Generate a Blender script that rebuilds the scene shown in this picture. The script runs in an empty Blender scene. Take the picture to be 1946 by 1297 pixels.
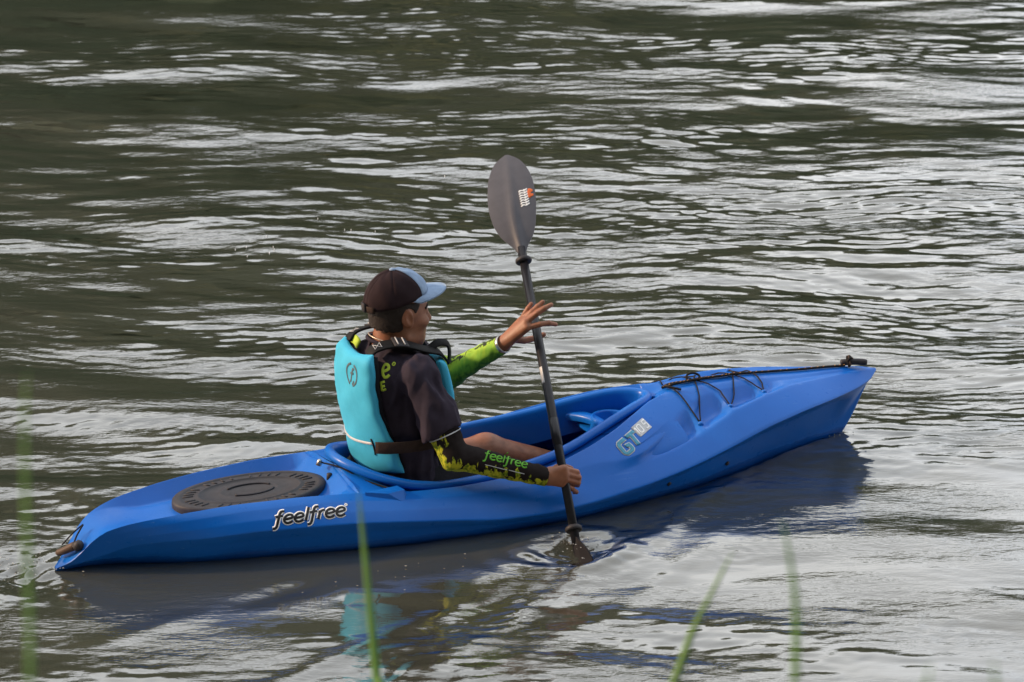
import bpy, bmesh, math, random
import numpy as np
from mathutils import Vector, Matrix
from mathutils.bvhtree import BVHTree

rng = np.random.default_rng(7)
random.seed(7)
SC = bpy.context.scene
COL = SC.collection
rad = math.radians

# ------------------------------------------------------------------ camera, sky, sun, exposure
cam_d = bpy.data.cameras.new('camera')
cam = bpy.data.objects.new('camera', cam_d); COL.objects.link(cam)
cam.location = (0.0, -11.2, 4.3)
cam.rotation_euler = (rad(90 - 18.4), 0, 0)
cam_d.lens = 123.0; cam_d.sensor_width = 36.0
cam_d.clip_start = 0.1; cam_d.clip_end = 3000
cam_d.dof.use_dof = True
cam_d.dof.focus_distance = 12.0
cam_d.dof.aperture_fstop = 6.7
SC.camera = cam

SUN_AZ = rad(178)        # compass direction of the sun measured from +X, counter-clockwise
SUN_EL = rad(24)
world = bpy.data.worlds.new('World'); SC.world = world; world.use_nodes = True
wn = world.node_tree; wn.nodes.clear()
w_out = wn.nodes.new('ShaderNodeOutputWorld'); w_bg = wn.nodes.new('ShaderNodeBackground')
sky = wn.nodes.new('ShaderNodeTexSky'); sky.sky_type = 'NISHITA'; sky.sun_disc = False
sky.sun_elevation = SUN_EL; sky.sun_rotation = rad(90) - SUN_AZ
sky.air_density = 1.0; sky.dust_density = 1.5; sky.ozone_density = 1.0
w_hs = wn.nodes.new('ShaderNodeHueSaturation'); w_hs.inputs['Saturation'].default_value = 0.35
wn.links.new(sky.outputs['Color'], w_hs.inputs['Color'])
# thin bright cloud over most of the sky
w_tc = wn.nodes.new('ShaderNodeTexCoord'); w_nz = wn.nodes.new('ShaderNodeTexNoise')
w_nz.inputs['Scale'].default_value = 3.2; w_nz.inputs['Detail'].default_value = 7; w_nz.inputs['Roughness'].default_value = .55
w_cl = wn.nodes.new('ShaderNodeValToRGB'); w_cl.color_ramp.elements[0].position = .30; w_cl.color_ramp.elements[1].position = .68
w_cl.color_ramp.elements[0].color = (.54, .61, .72, 1); w_cl.color_ramp.elements[1].color = (1.2, 1.2, 1.18, 1)
w_gn = wn.nodes.new('ShaderNodeVectorMath'); w_gn.operation = 'SCALE'; w_gn.inputs['Scale'].default_value = 9.6
w_mx = wn.nodes.new('ShaderNodeMix'); w_mx.data_type = 'RGBA'; w_mx.inputs[0].default_value = .85
wn.links.new(w_tc.outputs['Generated'], w_nz.inputs['Vector']); wn.links.new(w_nz.outputs['Fac'], w_cl.inputs['Fac'])
wn.links.new(w_cl.outputs['Color'], w_gn.inputs[0]); wn.links.new(w_hs.outputs['Color'], w_mx.inputs[6]); wn.links.new(w_gn.outputs[0], w_mx.inputs[7])
wn.links.new(w_mx.outputs[2], w_bg.inputs['Color'])
w_bg.inputs['Strength'].default_value = 0.15
wn.links.new(w_bg.outputs['Background'], w_out.inputs['Surface'])

sun_d = bpy.data.lights.new('sun', 'SUN'); sun_d.energy = 3.8; sun_d.angle = rad(3.0); sun_d.color = (1.0, 0.68, 0.42)
sun = bpy.data.objects.new('sun', sun_d); COL.objects.link(sun)
sd = Vector((math.cos(SUN_AZ) * math.cos(SUN_EL), math.sin(SUN_AZ) * math.cos(SUN_EL), math.sin(SUN_EL)))
sun.rotation_euler = sd.to_track_quat('Z', 'Y').to_euler(); sun.location = sd * 60
vs = SC.view_settings
vs.view_transform = 'Standard'; vs.look = 'None'; vs.exposure = 0.38; vs.gamma = 1.0; vs.use_curve_mapping = False

# ------------------------------------------------------------------ helpers
def link(o, parent=None):
    COL.objects.link(o)
    if parent is not None: o.parent = parent
    return o

def tag(o, label=None, cat=None, group=None, kind=None):
    if label: o['label'] = label
    if cat: o['category'] = cat
    if group: o['group'] = group
    if kind: o['kind'] = kind
    return o

def empty(name, loc=(0, 0, 0), rz=0.0):
    o = bpy.data.objects.new(name, None); o.empty_display_size = 0.1
    o.location = loc; o.rotation_euler = (0, 0, rz)
    return link(o)

def mesh_obj(name, V, F, mat, parent=None, smooth=True, sharp=None):
    me = bpy.data.meshes.new(name)
    me.from_pydata([tuple(map(float, v)) for v in V], [], [tuple(int(i) for i in f) for f in F])
    me.validate(); me.update()
    if smooth: me.polygons.foreach_set('use_smooth', [True] * len(me.polygons))
    if sharp is not None: me.set_sharp_from_angle(angle=rad(sharp))
    if mat: me.materials.append(mat)
    return link(bpy.data.objects.new(name, me), parent)

def merge(parts):
    V = []; F = []; o = 0
    for v, f in parts:
        v = np.asarray(v, float); V.append(v); F += [tuple(i + o for i in q) for q in f]; o += len(v)
    return np.concatenate(V), F

def pchip(tb):
    x = np.array([t[0] for t in tb], float); y = np.array([t[1] for t in tb], float)
    h = np.diff(x); d = np.diff(y) / h; m = np.zeros_like(y)
    for i in range(1, len(x) - 1):
        if d[i - 1] * d[i] > 0:
            w1 = 2 * h[i] + h[i - 1]; w2 = h[i] + 2 * h[i - 1]; m[i] = (w1 + w2) / (w1 / d[i - 1] + w2 / d[i])
    m[0] = d[0]; m[-1] = d[-1]
    def f(q):
        q = np.clip(np.asarray(q, float), x[0], x[-1]); i = np.clip(np.searchsorted(x, q, 'right') - 1, 0, len(x) - 2)
        t = (q - x[i]) / h[i]; t2 = t * t; t3 = t2 * t
        return (2 * t3 - 3 * t2 + 1) * y[i] + (t3 - 2 * t2 + t) * h[i] * m[i] + (-2 * t3 + 3 * t2) * y[i + 1] + (t3 - t2) * h[i] * m[i + 1]
    return f

def sstep(a, b, x):
    t = np.clip((np.asarray(x, float) - a) / (b - a), 0, 1); return t * t * (3 - 2 * t)

def nrm(v):
    v = np.asarray(v, float); return v / (np.linalg.norm(v, axis=-1, keepdims=True) + 1e-12)

def spline(P, n, closed=False):
    """Catmull-Rom through points P, n samples per span."""
    P = np.asarray(P, float); N = len(P); out = []
    rngi = range(N) if closed else range(N - 1)
    for i in rngi:
        if closed: p0, p1, p2, p3 = P[(i - 1) % N], P[i], P[(i + 1) % N], P[(i + 2) % N]
        else: p0, p1, p2, p3 = P[max(i - 1, 0)], P[i], P[i + 1], P[min(i + 2, N - 1)]
        for t in np.arange(n) / n:
            out.append(.5 * ((2 * p1) + (-p0 + p2) * t + (2 * p0 - 5 * p1 + 4 * p2 - p3) * t * t + (-p0 + 3 * p1 - 3 * p2 + p3) * t ** 3))
    if not closed: out.append(P[-1])
    return np.array(out)

def tube(P, r, seg=8, closed=False, flat=None, caps=True, flatf=0.3):
    """tube along P; r scalar or per point; flat = direction(s) in which the section is squashed."""
    P = np.asarray(P, float); n = len(P); r = np.broadcast_to(np.asarray(r, float), (n,))
    T = np.zeros_like(P)
    if closed: T = np.roll(P, -1, 0) - np.roll(P, 1, 0)
    else:
        T[1:-1] = P[2:] - P[:-2]; T[0] = P[1] - P[0]; T[-1] = P[-1] - P[-2]
    T = nrm(T)
    V = []; ref = None
    for i in range(n):
        t = T[i]
        if flat is not None:
            a = np.asarray(flat if np.ndim(flat) == 1 else flat[i], float); a = nrm(a - t * (a @ t)); b = np.cross(t, a); fa = flatf
        else:
            if ref is None:
                ref = np.array([0, 0, 1.]) if abs(t[2]) < .9 else np.array([1., 0, 0])
            a = nrm(ref - t * (ref @ t)); ref = a; b = np.cross(t, a); fa = 1.0
        for k in range(seg):
            th = 2 * math.pi * k / seg
            V.append(P[i] + r[i] * (math.cos(th) * a * fa + math.sin(th) * b))
    F = []
    for i in range(n if closed else n - 1):
        j = (i + 1) % n
        for k in range(seg):
            l = (k + 1) % seg; F.append((i * seg + k, i * seg + l, j * seg + l, j * seg + k))
    if caps and not closed:
        F.append(tuple(range(seg - 1, -1, -1))); F.append(tuple((n - 1) * seg + k for k in range(seg)))
    return np.array(V), F

def ribbon(P, N, w, th):
    """flat strap along P with surface normals N, width w, thickness th."""
    P = np.asarray(P, float); n = len(P); N = np.broadcast_to(np.asarray(N, float), P.shape); w = np.broadcast_to(np.asarray(w, float), (n,))
    T = np.zeros_like(P); T[1:-1] = P[2:] - P[:-2]; T[0] = P[1] - P[0]; T[-1] = P[-1] - P[-2]; T = nrm(T)
    V = []
    for i in range(n):
        nn = nrm(N[i] - T[i] * (N[i] @ T[i])); b = np.cross(T[i], nn)
        for a, c in ((-.5, -.5), (-.5, .3), (-.46, .5), (.46, .5), (.5, .3), (.5, -.5)): V.append(P[i] + b * w[i] * a + nn * th * c)
    F = []; m = 6
    for i in range(n - 1):
        for k in range(m): l = (k + 1) % m; F.append((i * m + k, (i + 1) * m + k, (i + 1) * m + l, i * m + l))
    F.append(tuple(range(m))); F.append(tuple((n - 1) * m + k for k in range(m - 1, -1, -1)))
    return np.array(V), F

def grid_faces(nr, nc, wrap=False):
    F = []
    for i in range(nr - 1):
        for j in range(nc if wrap else nc - 1):
            k = (j + 1) % nc; F.append((i * nc + j, i * nc + k, (i + 1) * nc + k, (i + 1) * nc + j))
    return F

# --- signed distance shapes and a surface-net mesher, for bodies and cloth
def s_cap(P, a, b, ra, rb):
    a = np.asarray(a, float); b = np.asarray(b, float); ab = b - a
    t = np.clip(((P - a) @ ab) / (ab @ ab), 0, 1)
    return np.linalg.norm(P - a - t[:, None] * ab, axis=1) - (ra + (rb - ra) * t)

def s_chain(P, pts, rs, k=0.0):
    d = None
    for i in range(len(pts) - 1):
        e = s_cap(P, pts[i], pts[i + 1], rs[i], rs[i + 1]); d = e if d is None else (smin(d, e, k) if k else np.minimum(d, e))
    return d

def s_ell(P, c, r, R=None):
    q = P - np.asarray(c, float)
    if R is not None: q = q @ R
    r = np.asarray(r, float); k0 = np.linalg.norm(q / r, axis=1); k1 = np.linalg.norm(q / r ** 2, axis=1) + 1e-9
    return k0 * (k0 - 1) / k1

def smin(a, b, k):
    h = np.clip(.5 + .5 * (b - a) / k, 0, 1); return b + (a - b) * h - k * h * (1 - h)

def smax(a, b, k): return -smin(-a, -b, k)

def rot3(yaw=0, pitch=0, roll=0):
    return np.array(Matrix.Rotation(yaw, 3, 'Z') @ Matrix.Rotation(pitch, 3, 'Y') @ Matrix.Rotation(roll, 3, 'X'))

_nz = {}
def noise3(P, f, seed=0, n=14):
    """smooth sum-of-waves noise in about -1..1; f scalar or 3-vector of frequencies (cycles per metre)."""
    if seed not in _nz:
        g = np.random.default_rng(seed + 100); _nz[seed] = (nrm(g.normal(size=(n, 3))) * g.uniform(.5, 1.5, (n, 1)), g.uniform(0, 6.28, n))
    K, ph = _nz[seed]; Q = P * np.asarray(f, float) * 2 * math.pi
    return np.sin(Q @ K.T + ph).sum(1) * (2.0 / n) ** .5 * .6

def surf_net(fn, lo, hi, h):
    lo = np.asarray(lo, float); hi = np.asarray(hi, float)
    n = np.ceil((hi - lo) / h).astype(int) + 1
    ax = [lo[i] + h * np.arange(n[i]) for i in range(3)]
    G = np.stack(np.meshgrid(*ax, indexing='ij'), -1).reshape(-1, 3)
    D = np.concatenate([fn(G[i:i + 300000]) for i in range(0, len(G), 300000)]).reshape(n)
    S = D < 0
    c = np.zeros(tuple(n - 1), int)
    offs = [(i, j, k) for i in (0, 1) for j in (0, 1) for k in (0, 1)]
    sl = lambda A, o: A[o[0]:A.shape[0] - 1 + o[0], o[1]:A.shape[1] - 1 + o[1], o[2]:A.shape[2] - 1 + o[2]]
    for o in offs: c = c + sl(S, o)
    act = np.argwhere((c > 0) & (c < 8))
    idx = -np.ones(tuple(n - 1), int); idx[tuple(act.T)] = np.arange(len(act))
    acc = np.zeros((len(act), 3)); cnt = np.zeros(len(act))
    for a in offs:
        for d in range(3):
            if a[d]: continue
            b = list(a); b[d] = 1
            da = D[tuple((act + a).T)]; db = D[tuple((act + b).T)]
            m = (da < 0) != (db < 0); t = np.where(m, da / np.where(m, da - db, 1), 0)
            p = act + np.array(a, float); p[:, d] += t
            acc += p * m[:, None]; cnt += m
    V = lo + h * acc / cnt[:, None]
    F = []
    for d in range(3):
        e, f = [(1, 2), (2, 0), (0, 1)][d]
        a = np.moveaxis(S, (d, e, f), (0, 1, 2)); I = np.moveaxis(idx, (d, e, f), (0, 1, 2))
        A = a[:-1, 1:-1, 1:-1]; B = a[1:, 1:-1, 1:-1]
        q = np.stack([I[:, :-1, :-1], I[:, 1:, :-1], I[:, 1:, 1:], I[:, :-1, 1:]], -1)
        F.append(q[A & ~B]); F.append(q[~A & B][:, ::-1])
    F = np.concatenate(F); return V, F[(F >= 0).all(1)]

def relax(V, F, it=1, lam=.5):
    E = np.concatenate([F[:, [0, 1]], F[:, [1, 2]], F[:, [2, 3]], F[:, [3, 0]]]); E = np.concatenate([E, E[:, ::-1]])
    deg = np.bincount(E[:, 0], minlength=len(V)).astype(float); deg[deg == 0] = 1
    for _ in range(it):
        s = np.zeros_like(V)
        for c in range(3): s[:, c] = np.bincount(E[:, 0], V[E[:, 1], c], len(V))
        V = V + lam * (s / deg[:, None] - V)
    return V

def fattr(o, name, vals):
    at = o.data.attributes.new(name, 'FLOAT', 'POINT'); at.data.foreach_set('value', np.asarray(vals, np.float32))

# ------------------------------------------------------------------ materials
class NT:
    """tiny node-tree helper"""
    def __init__(s, name):
        s.m = bpy.data.materials.new(name); s.m.use_nodes = True; s.t = s.m.node_tree
        s.b = s.t.nodes['Principled BSDF']; s.out = s.t.nodes['Material Output']
    def n(s, kind, **kw):
        nd = s.t.nodes.new('ShaderNode' + kind)
        for k, v in kw.items():
            if hasattr(nd, k): setattr(nd, k, v)
            else: nd.inputs[k.replace('_', ' ')].default_value = v
        return nd
    def l(s, a, b): s.t.links.new(a, b)
    def set(s, **kw):
        for k, v in kw.items(): s.b.inputs[k.replace('_', ' ')].default_value = v
    def coord(s): return s.n('TexCoord').outputs['Object']
    def noise(s, scale, detail=4, rough=.55, vec=None, dist=0.0):
        nd = s.n('TexNoise'); nd.inputs['Scale'].default_value = scale; nd.inputs['Detail'].default_value = detail
        nd.inputs['Roughness'].default_value = rough; nd.inputs['Distortion'].default_value = dist
        s.l(vec if vec is not None else s.coord(), nd.inputs['Vector']); return nd.outputs['Fac']
    def ramp(s, fac, stops, interp='LINEAR'):
        nd = s.n('ValToRGB'); nd.color_ramp.interpolation = interp; e = nd.color_ramp.elements
        while len(e) < len(stops): e.new(.5)
        for x, (p, c) in zip(e, stops): x.position = p; x.color = (*c, 1) if len(c) == 3 else c
        s.l(fac, nd.inputs['Fac']); return nd.outputs['Color']
    def math(s, op, a, b=None):
        nd = s.n('Math'); nd.operation = op
        for i, q in enumerate((a, b)):
            if q is None: continue
            if isinstance(q, (int, float)): nd.inputs[i].default_value = q
            else: s.l(q, nd.inputs[i])
        return nd.outputs[0]
    def mix(s, fac, a, b):
        nd = s.n('Mix'); nd.data_type = 'RGBA'
        for i, q in ((0, fac), (6, a), (7, b)):
            if isinstance(q, (int, float)): nd.inputs[i].default_value = q
            elif isinstance(q, tuple): nd.inputs[i].default_value = (*q, 1)
            else: s.l(q, nd.inputs[i])
        return nd.outputs[2]
    def col(s, c): s.l(c, s.b.inputs['Base Color'])
    def bump(s, h, strength=.3, dist=.002):
        nd = s.n('Bump'); nd.inputs['Strength'].default_value = strength; nd.inputs['Distance'].default_value = dist
        s.l(h, nd.inputs['Height']); s.l(nd.outputs['Normal'], s.b.inputs['Normal'])
    def attr(s, name):
        nd = s.n('Attribute'); nd.attribute_name = name; return nd.outputs['Fac']

def plain(name, col, rough=.5, var=.15, scale=40, bump=.15, spec=.25, metal=0.0):
    t = NT(name); f = t.noise(scale, 5)
    t.col(t.ramp(f, [(.25, tuple(c * (1 - var) for c in col)), (.75, tuple(min(1, c * (1 + var)) for c in col))]))
    t.set(Roughness=rough, Metallic=metal); t.b.inputs['Specular IOR Level'].default_value = spec
    t.bump(t.noise(scale * 6, 3), bump, .001); return t.m

def m_plastic():
    t = NT('blue_polyethylene'); f = t.noise(3.0, 6); g = t.noise(220, 2); sc = t.noise(30, 8, .7)
    c = t.ramp(f, [(.3, (.003, .096, .42)), (.7, (.005, .122, .50))])
    speck = t.ramp(g, [(.70, (0, 0, 0)), (.76, (1, 1, 1))])
    c = t.mix(t.math('MULTIPLY', speck, .35), c, (.12, .28, .75))
    mp = t.n('Mapping'); mp.inputs['Scale'].default_value = (3, 90, 90); mp.inputs['Rotation'].default_value = (.2, .12, .1); t.l(t.coord(), mp.inputs['Vector'])
    scr = t.ramp(t.noise(1.0, 4, .6, mp.outputs[0]), [(.66, (0, 0, 0)), (.72, (1, 1, 1))])
    c = t.mix(t.math('MULTIPLY', t.math('MULTIPLY', scr, t.ramp(f, [(.45, (0, 0, 0)), (.6, (1, 1, 1))])), .38), c, (.16, .30, .62))
    sep = t.n('SeparateXYZ'); t.l(t.coord(), sep.inputs[0])
    wet = t.ramp(t.math('ADD', sep.outputs[2], t.math('MULTIPLY', t.math('SUBTRACT', f, .5), .05)), [(.018, (1, 1, 1)), (.034, (0, 0, 0))])
    c = t.mix(t.math('MULTIPLY', wet, .55), c, (.004, .035, .20)); t.col(c)
    r_ = t.ramp(sc, [(.3, (.24,) * 3), (.75, (.46,) * 3)])
    t.l(t.mix(wet, r_, (.10, .10, .10)), t.b.inputs['Roughness'])
    t.b.inputs['Specular IOR Level'].default_value = .25
    t.bump(t.noise(90, 5, .6), .12, .002); return t.m

def m_cloth(name, col, var=.12, weave=900, fold=25, rough=.85, bs=.35):
    t = NT(name); f = t.noise(fold, 5)
    t.col(t.ramp(f, [(.3, tuple(c * (1 - var) for c in col)), (.7, tuple(c * (1 + var) for c in col))]))
    t.set(Roughness=rough); t.b.inputs['Specular IOR Level'].default_value = .12
    h = t.math('ADD', t.math('MULTIPLY', t.noise(weave, 2), .25), t.noise(fold * 1.6, 4)); t.bump(h, bs, .004); return t.m

def m_skin():
    t = NT('skin'); f = t.noise(35, 6); g = t.noise(9, 3)
    c = t.ramp(f, [(.3, (.165, .066, .034)), (.7, (.27, .115, .062))])
    c = t.mix(t.math('MULTIPLY', t.ramp(g, [(.4, (0, 0, 0)), (.7, (1, 1, 1))]), .3), c, (.30, .085, .045)); t.col(c)
    t.set(Roughness=.5); t.b.inputs['Specular IOR Level'].default_value = .4
    t.b.inputs['Subsurface Weight'].default_value = .12; t.b.inputs['Subsurface Radius'].default_value = (.01, .004, .002)
    t.b.inputs['Subsurface Scale'].default_value = .6
    t.bump(t.noise(260, 4), .25, .0015); return t.m

def m_sleeve_dark():
    t = NT('printed_sleeve'); co = t.coord()
    mp = t.n('Mapping'); mp.inputs['Scale'].default_value = (1, 1.0, .55); mp.inputs['Rotation'].default_value = (0, .5, 0); t.l(co, mp.inputs['Vector'])
    n1 = t.noise(48, 3, .5, mp.outputs[0], .6); n2 = t.noise(70, 3, .5, mp.outputs[0], 1.0)
    u = t.attr('under')
    v = t.math('ADD', t.math('MULTIPLY', n1, 1.6), t.math('MULTIPLY', u, 1.0))
    m = t.ramp(t.math('MULTIPLY', v, .5), [(.715, (0, 0, 0)), (.745, (1, 1, 1))])
    lime = t.ramp(n2, [(.35, (.10, .16, .012)), (.6, (.42, .42, .03))])
    c = t.mix(m, (.013, .010, .010), lime); t.col(c)
    t.set(Roughness=.85); t.b.inputs['Specular IOR Level'].default_value = .10; t.bump(t.noise(120, 4), .3, .002); return t.m

def m_sleeve_lime():
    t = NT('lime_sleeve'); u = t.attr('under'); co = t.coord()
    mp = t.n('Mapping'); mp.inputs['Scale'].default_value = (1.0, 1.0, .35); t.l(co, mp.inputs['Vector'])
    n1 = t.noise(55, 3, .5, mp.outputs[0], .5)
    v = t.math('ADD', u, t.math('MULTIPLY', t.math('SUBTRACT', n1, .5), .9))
    c = t.ramp(v, [(.10, (.015, .022, .008)), (.17, (.28, .44, .035)), (.45, (.18, .38, .035)), (.80, (.028, .12, .018))]); t.col(c)  # gradient print; the dark green underside has shading put into its colour
    t.set(Roughness=.75); t.b.inputs['Specular IOR Level'].default_value = .3; t.bump(t.noise(120, 4), .3, .002); return t.m

def m_water():
    t = NT('river_water'); co = t.coord()
    t.col(t.ramp(t.noise(.8, 3, .5, co), [(.3, (.044, .046, .034)), (.7, (.054, .055, .042))]))
    t.set(Roughness=.9); t.b.inputs['Specular IOR Level'].default_value = 0.0
    mp = t.n('Mapping'); mp.inputs['Scale'].default_value = (1.0, 2.4, 1.0); t.l(co, mp.inputs['Vector'])
    pat = t.ramp(t.noise(1.1, 3, .5, mp.outputs[0]), [(.38, (.1,) * 3), (.62, (1,) * 3)])
    h = t.math('ADD', t.math('MULTIPLY', t.noise(14, 3, .5, mp.outputs[0]), 1.0), t.math('MULTIPLY', t.noise(42, 3, .55, mp.outputs[0]), .35))
    nd = t.n('Bump'); nd.inputs['Distance'].default_value = .022; t.l(h, nd.inputs['Height']); t.l(t.math('MULTIPLY', pat, .135), nd.inputs['Strength'])
    t.l(nd.outputs['Normal'], t.b.inputs['Normal'])
    # mirror layer that strengthens towards grazing angles
    gl = t.n('BsdfGlossy'); gl.inputs['Roughness'].default_value = .045; t.l(nd.outputs['Normal'], gl.inputs['Normal'])
    fr = t.n('Fresnel'); fr.inputs['IOR'].default_value = 1.33; t.l(nd.outputs['Normal'], fr.inputs['Normal'])
    fac = t.n('Math'); fac.operation = 'MULTIPLY'; fac.use_clamp = True; fac.inputs[1].default_value = 3.7; t.l(fr.outputs[0], fac.inputs[0])
    mx = t.n('MixShader'); t.l(fac.outputs[0], mx.inputs[0]); t.l(t.b.outputs[0], mx.inputs[1]); t.l(gl.outputs[0], mx.inputs[2]); t.l(mx.outputs[0], t.out.inputs['Surface'])
    return t.m

M = dict(
    blue=m_plastic(), skin=m_skin(), water=m_water(), sleeve=m_sleeve_dark(), lime=m_sleeve_lime(),
    shirt=m_cloth('purple_black_shirt', (.029, .023, .035)), shorts=m_cloth('dark_shorts', (.012, .012, .016)),
    vest=m_cloth('cyan_nylon', (.050, .37, .56), .07, 600, 11, .6, .5), vestin=m_cloth('black_lining', (.010, .010, .014)),
    web=m_cloth('black_webbing', (.012, .012, .013), .2, 1200, 60, .6), webbrown=m_cloth('dark_brown_webbing', (.035, .022, .018), .15, 1200, 60, .7),
    capdark=m_cloth('dark_mesh_fabric', (.020, .0115, .014), .15, 1500, 30), capblue=m_cloth('pale_blue_fabric', (.21, .29, .42), .14, 900, 40),
    hair=plain('black_hair', (.018, .012, .010), .6, .4, 300, .8), rubber=plain('black_rubber', (.028, .026, .030), .55, .25, 60, .4),
    hatch=plain('hatch_rubber', (.036, .034, .039), .55, .2, 40, .3), rope=plain('black_cord', (.010, .009, .009), .8, .3, 300, .6),
    fleck=plain('orange_cord_fleck', (.45, .20, .06), .8, .2, 200), brown=plain('brown_grip', (.065, .040, .028), .55, .25, 50),
    white=plain('white_print', (.78, .78, .78), .5, .04, 80, .05), black=plain('black_print', (.008, .008, .01), .4, .1, 80, .05),
    silver=plain('silver_print', (.46, .47, .49), .35, .1, 120, .1), teal=plain('teal_print', (.05, .24, .36), .4, .2, 60, .05),
    green=plain('green_print', (.10, .33, .03), .7, .15, 120, .2), limep=plain('lime_print', (.40, .52, .05), .7, .15, 120, .2),
    grey=plain('grey_print', (.06, .10, .12), .6, .1, 80, .1), orange=plain('orange_print', (.62, .13, .03), .5, .1, 60, .05),
    shaft=plain('black_shaft', (.014, .014, .018), .30, .2, 60, .15), blade=plain('grey_blade', (.078, .076, .088), .42, .12, 25, .2),
    metal=plain('steel', (.5, .48, .46), .3, .1, 60, .1, .5, .9), foam=plain('foam', (.75, .77, .78), .3, .05, 60, .1),
    seat=plain('seat_pad', (.035, .035, .032), .75, .2, 60, .5), gold=plain('necklace', (.55, .42, .32), .35, .1, 60, .1, .5, .6),
)
def m_drop():
    t = NT('water_drop'); t.set(Roughness=.03, IOR=1.33); t.b.inputs['Base Color'].default_value = (.62, .64, .64, 1); t.b.inputs['Transmission Weight'].default_value = .35; return t.m
M['drop'] = m_drop()

# ------------------------------------------------------------------ where the kayak floats
KX, KY, KTH = -1.4864, -0.6310, rad(26)
A2 = np.array([math.cos(KTH), math.sin(KTH)]); L2 = np.array([-math.sin(KTH), math.cos(KTH)])
def to_kayak(X, Y):
    dx = X - KX; dy = Y - KY
    return dx * A2[0] + dy * A2[1], dx * L2[0] + dy * L2[1]

# hull lines, as functions of the distance u from the stern (metres)
vW = pchip([(0, .004), (.1, .012), (.17, .022), (.3, .075), (.41, .125), (.6, .185), (.77, .228), (.95, .27), (1.2, .318), (1.45, .338), (1.69, .338), (1.9, .31), (2.14, .268), (2.35, .206), (2.55, .138), (2.75, .068), (2.9, .026), (2.99, .008), (3.12, .003)])
zK = pchip([(0, -.01), (.1, -.03), (.3, -.07), (.7, -.10), (1.5, -.11), (2.3, -.10), (2.7, -.075), (2.88, -.04), (2.965, -.01), (3.0, .035), (3.03, .085), (3.06, .145), (3.085, .19), (3.11, .222)])
vC = pchip([(0, .006), (.05, .032), (.15, .075), (.3, .14), (.5, .215), (.77, .28), (.95, .315), (1.2, .362), (1.45, .382), (1.7, .382), (1.95, .372), (2.2, .345), (2.45, .296), (2.7, .225), (2.9, .145), (3.05, .058), (3.11, .008)])
zC = pchip([(0, .004), (.05, .018), (.15, .054), (.25, .086), (.45, .100), (.65, .113), (.85, .112), (1.05, .103), (1.25, .086), (1.45, .063), (1.6, .057), (1.75, .065), (1.95, .087), (2.15, .116), (2.35, .155), (2.55, .193), (2.75, .207), (2.95, .208), (3.05, .209), (3.11, .224)])
vG = pchip([(0, .008), (.05, .046), (.15, .09), (.25, .12), (.35, .14), (.45, .155), (.55, .167), (.65, .181), (.75, .194), (.85, .205), (.95, .217), (1.05, .237), (1.2, .262), (1.35, .276), (1.5, .275), (1.65, .262), (1.8, .235), (1.95, .188), (2.05, .14), (2.15, .085), (2.25, .055), (2.35, .05), (2.7, .035), (3.0, .014), (3.11, .003)])
zG = pchip([(0, .006), (.05, .042), (.10, .10), (.15, .138), (.25, .165), (.35, .176), (.45, .184), (.6, .190), (.75, .190), (.85, .186), (.95, .180), (1.05, .171), (1.2, .166), (1.35, .164), (1.5, .167), (1.65, .173), (1.8, .199), (1.95, .236), (2.05, .263), (2.15, .283), (2.25, .290), (2.35, .289), (2.55, .281), (2.75, .264), (2.97, .250), (3.05, .240), (3.11, .228)])
vRf = pchip([(1.6, .347), (1.9, .323), (2.2, .27), (2.45, .193), (2.7, .112), (2.9, .058), (3.05, .027), (3.11, .005)])
zRf = pchip([(1.6, .102), (1.75, .111), (1.85, .127), (1.95, .141), (2.05, .153), (2.15, .173), (2.25, .197), (2.35, .226), (2.45, .250), (2.55, .260), (2.65, .262), (2.75, .258), (2.85, .251), (2.95, .245), (3.05, .235), (3.11, .226)])
vEf = pchip([(1.9, .312), (2.0, .298), (2.08, .26), (2.15, .216), (2.25, .140), (2.35, .098), (2.45, .075), (2.6, .060), (2.75, .050), (2.9, .034), (3.05, .02), (3.11, .004)])
zEf = pchip([(1.9, .160), (2.0, .182), (2.08, .200), (2.15, .216), (2.25, .250), (2.35, .270), (2.45, .273), (2.6, .268), (2.75, .257), (2.9, .248), (3.05, .238), (3.11, .227)])
RIM0, RIM1 = .985, 2.185
vJt = pchip([(.985, 0), (.9865, .022), (.99, .045), (1.0, .075), (1.02, .112), (1.05, .148), (1.1, .187), (1.2, .228), (1.3, .243), (1.4, .24), (1.5, .232), (1.6, .222), (1.7, .208), (1.8, .182), (1.9, .152), (2.0, .118), (2.08, .088), (2.13, .064), (2.16, .043), (2.175, .028), (2.182, .015), (2.185, 0)])
zRim = pchip([(.985, .246), (1.1, .205), (1.2, .182), (1.3, .172), (1.4, .172), (1.5, .178), (1.6, .186), (1.7, .197), (1.8, .214), (1.9, .238), (2.0, .262), (2.1, .280), (2.185, .284)])
zCen = pchip([(0, .008), (.05, .044), (.1, .098), (.15, .126), (.3, .138), (.45, .139), (.6, .139), (.75, .140), (.90, .146), (.945, .160), (.98, .208), (2.19, .262), (2.25, .286), (2.35, .291), (2.45, .289), (2.55, .285), (2.75, .268), (2.97, .252), (3.05, .241), (3.11, .2285)])
RIBS = (2.27, 2.41, 2.57)

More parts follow.
